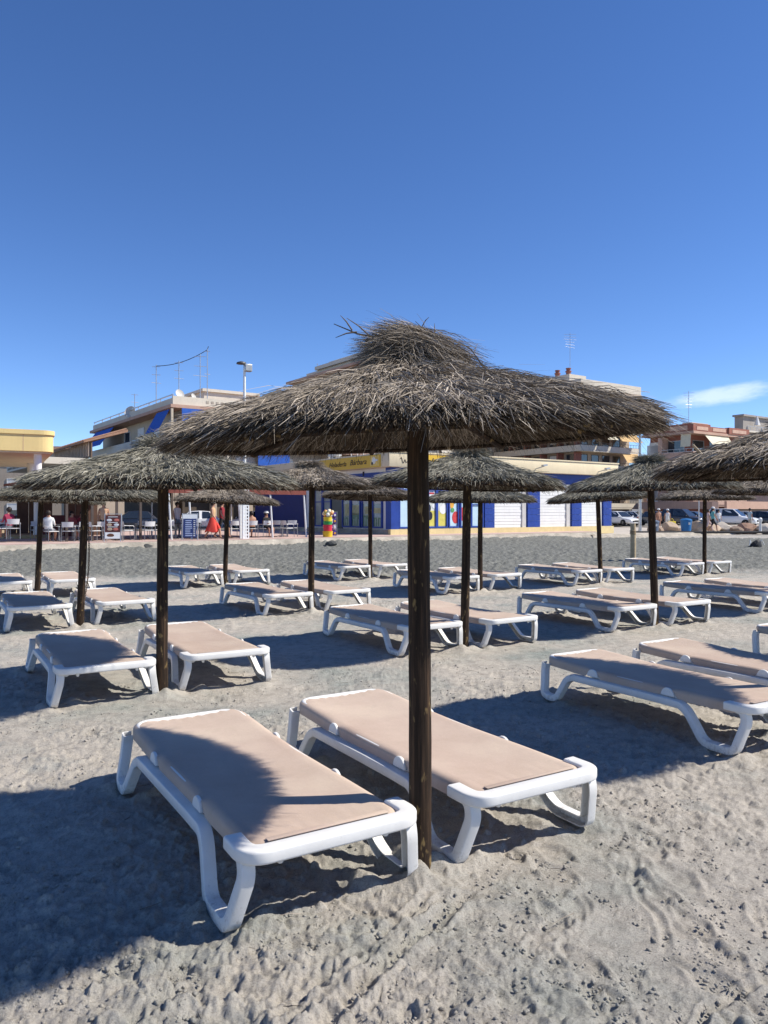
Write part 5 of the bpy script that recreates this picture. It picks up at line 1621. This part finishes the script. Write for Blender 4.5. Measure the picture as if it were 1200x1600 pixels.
# ------------------------------------------------------------------ canopy and dark backdrop added to shade the terrace left of the awning
tA, tB = prom_t(64, 1.8), prom_t(262, 1.8)-.15
ba = empty('added_shade_canopy', (*prom(tB, 1.8), PZ), PROM_ROT); tag(ba, 'long dark canopy added to shade the tables left of the red awning', 'canopy')
LA = tB-tA
mb = MB(); mb.box(-LA, 0, 0, 9.5, 2.62, 2.72); mb.build('roof', M_AWN, ba)
mb = MB(); mb.box(-LA, 0, -.03, -.002, 2.40, 2.70); mb.build('valance', M_AWN, ba)
for k in range(6):
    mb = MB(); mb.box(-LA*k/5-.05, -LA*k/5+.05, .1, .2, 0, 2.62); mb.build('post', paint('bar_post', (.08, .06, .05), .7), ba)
M_BACKDROP = paint('backdrop_shade', (.10, .055, .04), .85, .3, 1.0)  # dark colour stands for the deep shade behind the tables
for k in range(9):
    x0 = -LA+LA*k/9; mb = MB(); mb.box(x0+.02, x0+LA/9-.02, 9.2, 9.35, 0 if k % 3 else 0, 2.6 if k % 4 else 1.1); mb.build('backdrop_panel', M_BACKDROP, ba)
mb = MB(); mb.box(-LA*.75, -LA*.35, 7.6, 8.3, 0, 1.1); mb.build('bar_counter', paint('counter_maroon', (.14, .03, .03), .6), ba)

# ------------------------------------------------------------------ parked cars
M_TYRE = paint('tyre', (.018, .018, .019), .85)
M_RIM = paint('alloy_rim', (.45, .46, .47), .35, metal=.7)
M_CGLASS = paint('car_glass', (.02, .025, .03), .06, .1, spec=.9)
M_LAMP = paint('head_lamp', (.65, .67, .68), .12, .05, spec=.8)
M_TAIL = paint('tail_lamp', (.35, .01, .01), .2)
def carpaint(name, c):
    m = paint(name, c, .28, .03, 1.0, spec=.6); m.node_tree.nodes['Principled BSDF'].inputs['Coat Weight'].default_value = .6
    return m
def car(x, y, z, rz, m, lab, suv=False, L=4.3):
    root = empty('parked_car', (x, y, z), rz); tag(root, lab, 'car', 'cars parked behind the beach')
    hgt = 1.68 if suv else 1.46
    belt = .98 if suv else .88
    zb = .30 if suv else .22
    h = L/2
    # stations: x, half width, bonnet height, roof height (None where there is no cabin), cabin half width
    S = [(-h, .66, belt-.18), (-h+.08, .80, belt-.04), (-h+.35, .86, belt+.02), (-h+.9, .88, belt+.02), (0, .89, belt), (h-1.35, .89, belt-.02), (h-.9, .87, belt-.08), (h-.35, .82, belt-.16), (h-.08, .74, belt-.26), (h, .60, belt-.34)]
    mb = MB(); v = []; f = []
    for xx, hw, bz in S:
        v += [(xx, -hw*.86, zb), (xx, -hw, zb+.12), (xx, -hw*1.0, (zb+bz)/2+.05), (xx, -hw*.95, bz-.05), (xx, -hw*.80, bz), (xx, 0, bz+.03), (xx, hw*.80, bz), (xx, hw*.95, bz-.05), (xx, hw*1.0, (zb+bz)/2+.05), (xx, hw, zb+.12), (xx, hw*.86, zb)]
    n = 11
    for i in range(len(S)-1):
        for k in range(n):
            f.append((i*n+k, i*n+(k+1) % n, (i+1)*n+(k+1) % n, (i+1)*n+k))
    f.append(tuple(range(n-1, -1, -1))); f.append(tuple((len(S)-1)*n+k for k in range(n)))
    mb.add(v, f); mb.build('body', m, root, smooth=True, auto=.8)
    # cabin
    x0, x1, x2, x3 = (-h+.12, -h+.55, h-1.95, h-1.15) if suv else (-h+.30, -h+.95, h-1.95, h-1.10)
    c = [(x0, .76, belt-.02, 0), (x1, .60, hgt-.05, 1), ((x1+x2)/2, .62, hgt, 1), (x2, .60, hgt-.05, 1), (x3, .74, belt-.04, 0)]
    mb = MB(); v = [(x0, -.78, belt-.03), (x3, -.78, belt-.05), (x3, .78, belt-.05), (x0, .78, belt-.03)]
    top = [(x1, -.60, hgt-.06), ((x1+x2)/2, -.62, hgt-.01), (x2, -.60, hgt-.06), (x2, .60, hgt-.06), ((x1+x2)/2, .62, hgt-.01), (x1, .60, hgt-.06)]
    v += top
    f = [(0, 1, 6, 5, 4), (1, 2, 7, 6), (2, 3, 9, 8, 7), (3, 0, 4, 9), (4, 5, 8, 9), (5, 6, 7, 8)]
    mb.add(v, f); mb.build('cabin', m, root, bevel=.05)
    def pane(name, pts, off):
        a = [Vector(p) for p in pts]; nn = (a[1]-a[0]).cross(a[2]-a[0]).normalized()
        cen = sum(a, Vector())/len(a)
        if nn.dot(cen-Vector((0, 0, .9))) < 0: nn = -nn
        q = [cen+(p-cen)*.88+nn*.012 for p in a]; r = [p-nn*.02 for p in q]
        k = len(q); mb = MB(); mb.add(q+r, [tuple(range(k)), tuple(range(2*k-1, k-1, -1))]+[(i, (i+1) % k, (i+1) % k+k, i+k) for i in range(k)])
        mb.build(name, M_CGLASS, root)
    pane('windscreen', [(x3, -.78, belt-.05), (x3, .78, belt-.05), (x2, .60, hgt-.06), (x2, -.60, hgt-.06)], 0)
    pane('rear_window', [(x0, -.78, belt-.03), (x0, .78, belt-.03), (x1, .60, hgt-.06), (x1, -.60, hgt-.06)], 0)
    xm = (x1+x2)/2
    for s in (-1, 1):
        pane('side_window', [(x0+.25, s*.78, belt-.03), (xm-.1, s*.78, belt-.03), (xm-.1, s*.615, hgt-.03), (x1+.05, s*.60, hgt-.06)], 0)
        pane('side_window', [(xm, s*.78, belt-.03), (x3-.05, s*.78, belt-.04), (x2, s*.60, hgt-.06), (xm, s*.615, hgt-.03)], 0)
        mb = MB(); mb.sphere((h-.16, s*.62, belt-.30), 1, 10, 6, (.14, .20, .09)); mb.build('headlight', M_LAMP, root, smooth=True)
        mb = MB(); mb.sphere((-h+.10, s*.66, belt-.12), 1, 8, 6, (.08, .16, .12)); mb.build('tail_light', M_TAIL, root, smooth=True)
        mb = MB(); mb.sphere((x3-.20, s*.95, belt+.03), 1, 8, 6, (.08, .12, .08)); mb.build('mirror', m, root, smooth=True)
        for wx in (-h+.80, h-.82):
            rr = .34 if suv else .31
            r = empty('wheel', (wx, s*.82, rr)); r.parent = root
            mb = MB(); mb.lathe([(rr*.6, -.11), (rr*.96, -.11), (rr, -.08), (rr, .08), (rr*.96, .11), (rr*.6, .11)], 18); mb.v = [(a, c_, b) for a, b, c_ in mb.v]; mb.build('tyre', M_TYRE, r, smooth=True)
            mb = MB(); mb.lathe([(rr*.62, -.07), (rr*.62, .07)], 14)
            for k in range(5):
                t = 2*PI*k/5; mb.bar((0, 0, .095*s*0+.09), (rr*.58*math.cos(t), rr*.58*math.sin(t), .09), .06, .04)
            mb.v = [(a, c_*(1 if s > 0 else -1), b) for a, b, c_ in mb.v]; mb.build('rim', M_RIM, r)
    mb = MB(); mb.box(h-.05, h+.012, -.38, .38, zb+.16, zb+.32); mb.build('grille', M_DARK, root)
    mb = MB(); mb.box(h-.01, h+.022, -.24, .24, zb+.03, zb+.13); mb.build('number_plate', M_WHITE, root)
    return root
KW = carpaint('car_white', (.72, .72, .71)); KS = carpaint('car_silver', (.42, .43, .44)); KB = carpaint('car_black', (.012, .013, .018)); KG = carpaint('car_graphite', (.08, .085, .09)); KU = carpaint('car_blue', (.06, .12, .22))
CZ = .25
def carpx(px, d, *a, **k):
    return car((px-600)/1200*d, d, CZ, *a, **k)
rt = R_(-35)
carpx(945, 80, rt, KS, 'silver car mostly hidden by the right end of the shop')
carpx(968, 77, R_(-62), KW, 'white car with its windscreen to the beach right of the shop')
carpx(993, 80, R_(-50), KS, 'silver car behind the slim grey post')
carpx(1030, 75, R_(-60), KG, 'dark graphite car behind the two people in pale clothes')
carpx(1067, 72, R_(-48), KB, 'black sport utility car behind the blue litter bin', suv=True)
carpx(1086, 81, R_(-45), KU, 'blue car behind the black one')
carpx(1143, 71, R_(-42), KW, 'white sport utility car above the pale boulder', suv=True, L=4.6)
carpx(1172, 82, R_(-40), KS, 'grey car behind the white sport utility car')
carpx(1197, 72, R_(-42), KB, 'black car cut by the right edge behind the bollard')
carpx(40, 58, R_(200), KW, 'white car seen under the yellow pavilion')
carpx(300, 56, R_(200), KW, 'white car behind the terrace tables and the blue menu board')
carpx(392, 58, R_(205), KS, 'pale silver car behind the perforated mast base')
carpx(205, 57, R_(200), KB, 'black car in the shade behind the food menu board')

# ------------------------------------------------------------------ terrace furniture
M_CHAIR = paint('white_chair', (.66, .66, .65), .5, .05); M_CLEG = paint('chair_leg', (.25, .25, .26), .4, metal=.5)
M_TBL = paint('dark_table', (.05, .055, .07), .5)
def chair_proto():
    r = empty('terrace_chair')
    mb = MB(); mb.box(-.23, .23, -.22, .22, .43, .46); mb.build('seat', M_CHAIR, r, bevel=.01)
    mb = MB(); v = []; n = 6
    for k in range(n+1):
        t = -1+2*k/n
        for z, w in ((.62, .22), (.84, .24)):
            v.append((t*w, .20+.05*(1-t*t)+(z-.5)*.18, z)); 
    f = [(2*k, 2*k+2, 2*k+3, 2*k+1) for k in range(n)]
    m0 = len(v); v += [(a, b+.018, c) for a, b, c in v]
    f += [tuple(m0+i for i in reversed(q)) for q in f]
    f += [(2*k+1, 2*k+3, m0+2*k+3, m0+2*k+1) for k in range(n)]+[(2*k, m0+2*k, m0+2*k+2, 2*k+2) for k in range(n)]
    mb.add(v, f); mb.build('backrest', M_CHAIR, r, smooth=True)
    for s in (-1, 1):
        mb = MB(); mb.tube([(s*.25, .25, .66), (s*.27, .05, .66), (s*.27, -.17, .65), (s*.25, -.21, .60)], .016, 6); mb.build('armrest', M_CHAIR, r, smooth=True)
        mb = MB(); mb.tube([(s*.25, -.21, .62), (s*.26, -.24, .0)], .014, 6); mb.build('leg', M_CLEG, r)
        mb = MB(); mb.tube([(s*.25, .24, .70), (s*.26, .27, .0)], .014, 6); mb.build('leg', M_CLEG, r)
    return r
def table_proto():
    r = empty('terrace_table')
    mb = MB(); mb.box(-.36, .36, -.36, .36, .71, .74); mb.build('tabletop', M_TBL, r, bevel=.01)
    mb = MB(); mb.tube([(0, 0, .03), (0, 0, .71)], .035, 8); mb.build('leg', M_CLEG, r)
    mb = MB(); mb.box(-.25, .25, -.04, .04, 0, .03); mb.box(-.04, .04, -.25, -.041, 0, .03); mb.box(-.04, .04, .041, .25, 0, .03); mb.build('foot', M_CLEG, r)
    return r
ORD = ['first', 'second', 'third', 'fourth', 'fifth', 'sixth', 'seventh', 'eighth', 'ninth', 'tenth', 'eleventh', 'twelfth', 'thirteenth', 'fourteenth', 'fifteenth', 'sixteenth', 'seventeenth', 'eighteenth', 'nineteenth', 'twentieth']
cp_ = chair_proto(); tp_ = table_proto()
chairs = [(4, 2.6, 0), (21, 2.4, 170), (80, 2.0, 20), (107, 2.0, 160), (126, 2.4, 200), (148, 2.0, 100), (156, 2.6, 190), (199, 2.0, 95), (231, 1.9, 185), (246, 2.6, 100), (263, 2.4, 170), (319, 2.3, 180), (365, 2.3, 175), (393, 2.0, 170), (414, 2.1, 185), (434, 2.6, 140), (449, 2.0, 100), (457, 2.5, 150)]
PB = .47
for k, (px, n, a) in enumerate(chairs):
    c = cp_ if k == 0 else copy_tree(cp_)
    x, y = prom(prom_t(px, n), n); c.location = (x, y, PB if px < 60 else PZ); c.rotation_euler = (0, 0, PROM_ROT+R_(a))
    tag(c, 'white terrace chair, %s from the left along the beach side of the terrace' % ORD[k], 'chair', 'white chairs on the terrace')
tables = [(92, 2.9), (136, 3.0), (212, 2.6), (275, 3.0), (312, 3.2), (380, 3.1), (426, 3.0), (441, 3.4), (10, 3.6)]
tl_ = sorted(range(len(tables)), key=lambda i: tables[i][0])
for k, i in enumerate(tl_):
    px, n = tables[i]; c = tp_ if k == 0 else copy_tree(tp_)
    x, y = prom(prom_t(px, n), n); c.location = (x, y, PB if px < 60 else PZ); c.rotation_euler = (0, 0, PROM_ROT+.1*k)
    tag(c, 'dark square terrace table, %s from the left among the white chairs' % ORD[k], 'table', 'dark tables on the terrace')
# a second row of chairs deeper in the shade
for k, (px, n, a) in enumerate([(60, 5, 10), (118, 5.2, 200), (170, 5, 30), (220, 5.2, 180), (285, 5.3, 20), (345, 5.4, 170)]):
    c = copy_tree(cp_); x, y = prom(prom_t(px, n), n); c.location = (x, y, PZ); c.rotation_euler = (0, 0, PROM_ROT+R_(a))
    tag(c, 'shaded terrace chair, %s from the left in the back row' % ORD[k], 'chair', 'chairs in the back row of the terrace')

# menu boards
def board(px, n, rz, lab, kind):
    x, y = prom(prom_t(px, n), n)
    r = empty('menu_board', (x, y, PZ), rz); tag(r, lab, 'menu board')
    mb = MB(); w, hh = .34, 1.18
    t = R_(10)
    for s in (-1, 1):
        mb.tube([(s*w, -.20, 0), (s*w, -.02, hh), (s*w, 0, hh+.02)], .018, 6); mb.tube([(s*w, .28, 0), (s*w, .02, hh)], .018, 6)
    mb.tube([(-w, -.01, hh), (w, -.01, hh)], .02, 6); mb.build('frame', M_METAL, r)
    def sheet(name, x0, x1, z0, z1, m, parent, o=0.0):
        yb = lambda z: -.20+.18*z/hh-.012-o
        mb = MB(); mb.add([(x0, yb(z0), z0), (x1, yb(z0), z0), (x1, yb(z1), z1), (x0, yb(z1), z1), (x0, yb(z0)+.008, z0), (x1, yb(z0)+.008, z0), (x1, yb(z1)+.008, z1), (x0, yb(z1)+.008, z1)], [(0,1,2,3), (7,6,5,4), (0,4,5,1), (1,5,6,2), (2,6,7,3), (3,7,4,0)])
        return mb.build(name, m, parent)
    if kind == 'food':
        s_ = sheet('poster', -.32, .32, .12, 1.14, paint('menu_brown', (.10, .03, .025), .5), r)
        sheet('poster_foot', -.31, .31, .13, .40, P_WHT, s_, .012)
        disc = [(-.15, .92), (.15, .92), (-.15, .72), (.15, .72), (-.12, .53), (.12, .53)]
        for i, (cx, cz) in enumerate(disc):
            mb = MB(); mb.sphere((cx, -.20+.18*cz/hh-.022, cz), 1, 12, 6, (.11, .006, .06)); mb.build('dish_picture', P_WHT if i in (0, 3) else paint('dish_tint%d' % (i % 2), ((.6, .45, .3), (.65, .2, .15))[i % 2], .5), s_)
        for cz in (1.06, .82, .63): sheet('text_line', -.2, .2, cz-.012, cz+.012, P_WHT, s_, .012)
        mb = MB(); mb.sphere((-.08, -.20+.18*.25/hh-.026, .26), 1, 10, 6, (.15, .006, .09)); mb.build('dish_picture', paint('roast_brown', (.16, .07, .04), .6), s_)
    else:
        s_ = sheet('poster', -.30, .30, .12, .96, paint('menu_navy', (.03, .05, .16), .5), r)
        sheet('poster_head', -.32, .32, .97, 1.16, P_WHT, r)
        rg = random.Random(2)
        for i in range(9):
            z = .18+i*.085; a = rg.uniform(.02, .12)
            sheet('text_line', -.20, a, z, z+.035, paint('print_paleblue', (.45, .52, .72), .5), s_, .012)
            sheet('price', .16, .24, z, z+.03, P_WHT, s_, .012)
board(177, .9, PROM_ROT-.45, 'folding menu board with rows of dishes on brown, beside the shirtless walker', 'food')
board(297, .9, PROM_ROT-.45, 'folding menu board with a navy price list and white head', 'list')

# toy stands before the shop
tx, ty = prom(prom_t(512, .9), .9)
tr = empty('toy_stand', (tx, ty, PZ)); tag(tr, 'round stand of stacked red, green and yellow beach buckets topped with a net of balls', 'toy stand')
zz = 0.0
for c_, hh, r0 in (((.70, .45, .02), .30, .26), ((.62, .03, .06), .32, .235), ((.03, .30, .07), .18, .23), ((.75, .55, .03), .22, .22)):
    mb = MB(); mb.lathe([(r0*.92, zz), (r0, zz+hh*.9), (r0*1.05, zz+hh*.92), (r0*1.05, zz+hh-.004)], 16); mb.build('bucket', paint('bucket_%02d' % int(zz*100), c_, .4), tr, smooth=True, auto=.6); zz += hh
rg = random.Random(4)
for i in range(12):
    a = i*2.4; rr = .12+.06*(i % 3); mb = MB(); mb.sphere((rr*math.cos(a), rr*math.sin(a), zz+.08+.03*i*.7), .10, 10, 6); mb.build('ball', paint('ball_%d' % (i % 4), ((.75, .6, .4), (.7, .3, .1), (.75, .72, .6), (.6, .45, .1))[i % 4], .4), tr, smooth=True)
tx, ty = prom(prom_t(519, .9), 1.1)
tr = empty('toy_rack', (tx+.12, ty, PZ), .3); tag(tr, 'tall rack of purple packed toys beside the stacked buckets', 'toy rack')
mb = MB()
for sx in (-.2, .2):
    for sy in (-.15, .15): mb.tube([(sx, sy, 0), (sx, sy, 1.30)], .014, 5)
mb.build('frame', M_METAL, tr)
for i in range(4):
    for j in range(2):
        mb = MB(); mb.box(-.18+j*.19, -.01+j*.19, -.14, .12, .06+i*.31, .31+i*.31); pk_ = mb.build('toy_pack', paint('pack_%d' % ((i+j) % 3), ((.10, .04, .32), (.55, .55, .6), (.16, .08, .40))[(i+(j if i == 3 else 0)) % 3], .4), tr, bevel=.01)
        mb = MB(); mb.sphere((-.095+j*.19, -.142, .18+i*.31), 1, 10, 6, (.06, .006, .06)); mb.build('printed_face', P_WHT if i % 2 else P_ORG, pk_)

# ------------------------------------------------------------------ people
SK = paint('skin_tan', (.42, .22, .14), .6, .06); HAIR = paint('dark_hair', (.025, .016, .012), .6)
def person(px, n, rz, pose, cols, lab, scale=1.0, hat=None, skirt=None, bag=None, z=None, at=None, hair=HAIR):
    """cols: function(co) -> material index into mats; body one skinned mesh, feet on z = 0"""
    V_ = {}; E_ = []
    def P(nm, co, r): V_[nm] = (Vector(co), r)
    sit = pose == 'sit'
    zp = .50 if sit else .95
    P('pel', (0, 0, zp), .135); P('sp', (0, .01, zp+.18), .125); P('ch', (0, .0, zp+.38), .135); P('nk', (0, .01, zp+.54), .055); P('hd', (0, -.01, zp+.64), .085); P('ht', (0, 0, zp+.75), .072)
    P('nose', (0, -.10, zp+.66), .018)
    E_ += [('pel', 'sp'), ('sp', 'ch'), ('ch', 'nk'), ('nk', 'hd'), ('hd', 'ht'), ('hd', 'nose')]
    st = {'walk': .30, 'stand': .03, 'sit': 0}[pose]
    for s, sg in (('l', -1), ('r', 1)):
        P('sh'+s, (sg*.175, .0, zp+.46), .062)
        sw = sg*st*.55
        if sit:
            P('el'+s, (sg*.23, -.06, zp+.22), .042); P('wr'+s, (sg*.17, -.28, zp+.20), .030); P('ha'+s, (sg*.15, -.36, zp+.21), .030)
            fd = Vector((0, -1, 0))
            P('hp'+s, (sg*.10, -.02, zp-.01), .095); P('kn'+s, (sg*.12, -.44, zp-.02), .062); P('an'+s, (sg*.12, -.42, .09), .040); P('to'+s, (sg*.12, -.58, .035), .034)
        else:
            P('el'+s, (sg*.225, .03+sw*.5, zp+.20), .042); P('wr'+s, (sg*.235, -.04+sw*1.1, zp-.03), .030); P('ha'+s, (sg*.235, -.06+sw*1.25, zp-.11), .030)
            fd = Vector((0, -.25, -1)).normalized()
            ph = -sg*st
            P('hp'+s, (sg*.095, 0, zp-.03), .098); P('kn'+s, (sg*.10, -.03+ph*.6-(.06 if st > .1 else 0), .50), .062); P('an'+s, (sg*.10, .02+ph*1.15, .09 if ph <= 0 else .12), .040); P('to'+s, (sg*.10, -.15+ph*1.15, .035), .034)
        for i, (dx, ll) in enumerate(((-.024, .075), (-.008, .085), (.008, .08), (.024, .062))):
            P('f%d%s' % (i, s), V_['ha'+s][0]+fd*ll+Vector((dx, 0, 0)), .009)
            E_.append(('ha'+s, 'f%d%s' % (i, s)))
        P('th'+s, V_['ha'+s][0]+fd*.035+Vector((-sg*.045, -.02, 0)), .010); E_.append(('ha'+s, 'th'+s))
        E_ += [('ch', 'sh'+s), ('sh'+s, 'el'+s), ('el'+s, 'wr'+s), ('wr'+s, 'ha'+s), ('pel', 'hp'+s), ('hp'+s, 'kn'+s), ('kn'+s, 'an'+s), ('an'+s, 'to'+s)]
    names = list(V_); idx = {a: i for i, a in enumerate(names)}
    me = bpy.data.meshes.new('skeleton'); me.from_pydata([V_[a][0] for a in names], [(idx[a], idx[b]) for a, b in E_], [])
    ob = bpy.data.objects.new('skeleton', me); col.objects.link(ob)
    sm = ob.modifiers.new('skin', 'SKIN'); sm.use_smooth_shade = True
    for a in names:
        sv = me.skin_vertices[0].data[idx[a]]; sv.radius = (V_[a][1]*(1.25 if a in ('pel', 'sp', 'ch') else 1), V_[a][1]*(.85 if a in ('pel', 'sp', 'ch') else 1)); sv.use_root = a == 'pel'
    ss = ob.modifiers.new('sub', 'SUBSURF'); ss.levels = 1; ss.render_levels = 1
    dg = bpy.context.evaluated_depsgraph_get()
    bm_ = bpy.data.meshes.new_from_object(ob.evaluated_get(dg))
    bpy.data.objects.remove(ob)
    mats, fn = cols
    for m in mats: bm_.materials.append(m)
    for p in bm_.polygons: p.material_index = fn(p.center.x, p.center.y, p.center.z-zp)
    if at: x, y = at
    else: x, y = prom(prom_t(px, n), n)
    r = empty('person', (x, y, PZ if z is None else z), rz); r.scale = (scale,)*3
    tag(r, lab, 'person')
    link('body', bm_, r)
    zh = zp+.69
    mb = MB(); mb.sphere((0, .018, zh+.02), .105, 14, 8, (1.0, 1.05, 1.12))
    keep = [q for q in mb.f if not all((mb.v[i][1] < -.02 and mb.v[i][2] < zh+.07) for i in q)]
    mb.f = keep; mb.m = [0]*len(keep); mb.build('hair', hair, r, smooth=True)
    for s in (-1, 1):
        mb = MB(); mb.sphere((s*.035, -.083, zh), .013, 6, 4); mb.build('eye', M_DARK, r)
    if hat:
        mb = MB(); mb.lathe([(.155, .055), (.15, .065), (.118, .07), (.115, .12), (.085, .16), (.02, .175)], 16, (0, 0, zh)); mb.build('hat', hat, r, smooth=True)
    if skirt:
        mb = MB(); nn = 20; v = []; f = []
        for j, (zz, a, b) in enumerate(((1.04, .150, .115), (.94, .180, .15), (.72, .20, .20), (.50, .215, .26), (.36, .225, .31))):
            for k in range(nn):
                t = 2*PI*k/nn; w = 1+.06*j*math.sin(5*t)*.5
                v.append((a*w*math.cos(t), b*w*math.sin(t)+.02*j, zz+.05*(j == 4)*math.sin(3*t)))
        for j in range(4):
            for k in range(nn): f.append((j*nn+k, (j+1)*nn+k, (j+1)*nn+(k+1) % nn, j*nn+(k+1) % nn))
        mb.add(v, f); mb.build('skirt', skirt, r, smooth=True)
    return r
def clothes(top, bottom, sleeves=True, long_legs=False, shoe=None):
    mats = [SK, top, bottom, shoe or M_DARK]
    def fn(x, y, z):
        if z > .53: return 0
        if z > -.02 and abs(x) < .20+(.03 if sleeves else -.05) and (z > .05 or abs(x) < .17):
            if abs(x) > .19 and z < .22: return 0
            return 1
        if -.95+.07 > z and not long_legs: return 3
        if z < -.86: return 3
        if long_legs and z <= -.0 and abs(x) < .19: return 2
        if z <= .0 and z > -.45 and abs(x) < .195: return 2
        return 0
    return mats, fn
def sit_clothes(top, bottom):
    mats = [SK, top, bottom, M_DARK]
    def fn(x, y, z):
        if z > .53: return 0
        if z > .06 and y > -.16 and abs(x) < .25: return 1
        if z > -.14: return 2 if y > -.36 and z < .09 else 0
        if z < -.44: return 3
        return 0
    return mats, fn
cl = lambda nm, c: paint('cloth_'+nm, c, .9, .08, 6)
face_r = PROM_ROT+PI/2      # walking to the right along the promenade
W_ = cl('white', (.70, .70, .68))
person(333, 1.0, R_(82), 'walk', clothes(cl('sandtop', (.50, .33, .18)), cl('coral', (.72, .07, .05)), False), 'person in a long coral red skirt and white sun hat walking right', 1.0, hat=W_, skirt=cl('coral', (.72, .07, .05)))
person(347, 1.9, R_(80), 'walk', clothes(cl('maroon', (.22, .02, .03)), cl('black', (.02, .02, .022))), 'person in a maroon shirt and black cap half behind the coral skirt', 1.02, hat=cl('black', (.02, .02, .022)))
person(277, 3.4, R_(60), 'stand', clothes(cl('palepink', (.66, .56, .55)), cl('grey', (.2, .2, .22)), True, True), 'person in a pale pink shirt standing behind the navy menu board', 1.0)
person(162, 2.4, R_(20), 'stand', clothes(cl('apricot', (.58, .36, .22)), cl('charcoal', (.04, .04, .045)), False, True), 'person in apricot top and charcoal trousers standing left of the food menu board', .98)
person(393, 2.0, PROM_ROT+R_(170), 'sit', sit_clothes(SK, cl('black', (.02, .02, .022))), 'bare-backed person seated right of the perforated mast base', 1.0)
person(416, 2.15, PROM_ROT+R_(10), 'sit', sit_clothes(cl('black', (.02, .02, .022)), cl('black', (.02, .02, .022))), 'seated person in dark top and white cap facing the beach', .98, hat=W_)
person(76, 2.0, PROM_ROT+R_(150), 'sit', sit_clothes(W_, cl('grey', (.2, .2, .22))), 'seated person in a white shirt right of the round column', 1.02)
person(14, 2.6, PROM_ROT+R_(200), 'sit', sit_clothes(cl('crimson', (.30, .03, .07)), cl('grey', (.2, .2, .22))), 'seated person in a crimson shirt under the yellow pavilion', 1.02, z=PB)
person(112, 3.6, PROM_ROT+R_(30), 'sit', sit_clothes(cl('rose', (.40, .08, .08)), cl('grey', (.2, .2, .22))), 'seated person in a dull rose shirt in the shade of the terrace', 1.0)
person(128, 3.9, PROM_ROT+R_(-40), 'sit', sit_clothes(cl('maroon', (.22, .02, .03)), cl('grey', (.2, .2, .22))), 'seated person in maroon behind the pole with the chain', 1.0)
def pxy(px, d): return ((px-600)/1200*d, d)
person(0, 0, R_(10), 'stand', clothes(SK, cl('tan', (.38, .22, .16)), False), 'bare-chested person in a white cap standing right of the leaning black pole', .98, hat=W_, z=.12, at=pxy(1029, 62))
pz = person(0, 0, R_(-10), 'stand', clothes(W_, W_, False, True), 'person in white holding a bright yellow bag left of the blue bin', .96, hat=W_, z=.12, at=pxy(1043, 61.5))
person(0, 0, R_(85), 'walk', clothes(cl('turquoise', (.12, .36, .38)), cl('black', (.02, .02, .022))), 'person in a turquoise shirt and black shorts walking right of the brown pole', 1.04, hat=W_, z=.11, at=pxy(1114, 57))
person(0, 0, R_(80), 'walk', clothes(cl('rosewhite', (.60, .45, .42)), cl('rosewhite', (.60, .45, .42)), True, True), 'person in pale rose clothes just behind the turquoise shirt', .95, z=.11, at=pxy(1107, 58))
person(0, 0, R_(0), 'stand', clothes(W_, cl('greyblue', (.25, .3, .36))), 'person in a white top standing by the front of the white sport utility car', .9, z=.2, at=pxy(1123, 66))
person(0, 0, R_(100), 'stand', clothes(cl('skyblue', (.40, .52, .58)), cl('stone', (.45, .42, .36))), 'person in a light blue shirt standing left of the white bollard', 1.0, z=.14, at=pxy(1172, 61))
bgx, bgy = pxy(1050, 61.2)
yb = empty('yellow_bag', (bgx, bgy, .35)); tag(yb, 'bright yellow carrier bag hanging beside the person in white', 'bag')
mb = MB(); mb.box(-.28, .28, -.12, .12, 0, .52); mb.build('body', paint('bag_yellow', (.75, .58, .03), .5), yb, bevel=.05)
for s in (-1, 1):
    mb = MB(); mb.tube([(s*.12, 0, .5), (s*.08, 0, .68), (0, 0, .74)], .015, 6); mb.build('handle', MATS['bag_yellow'], yb)
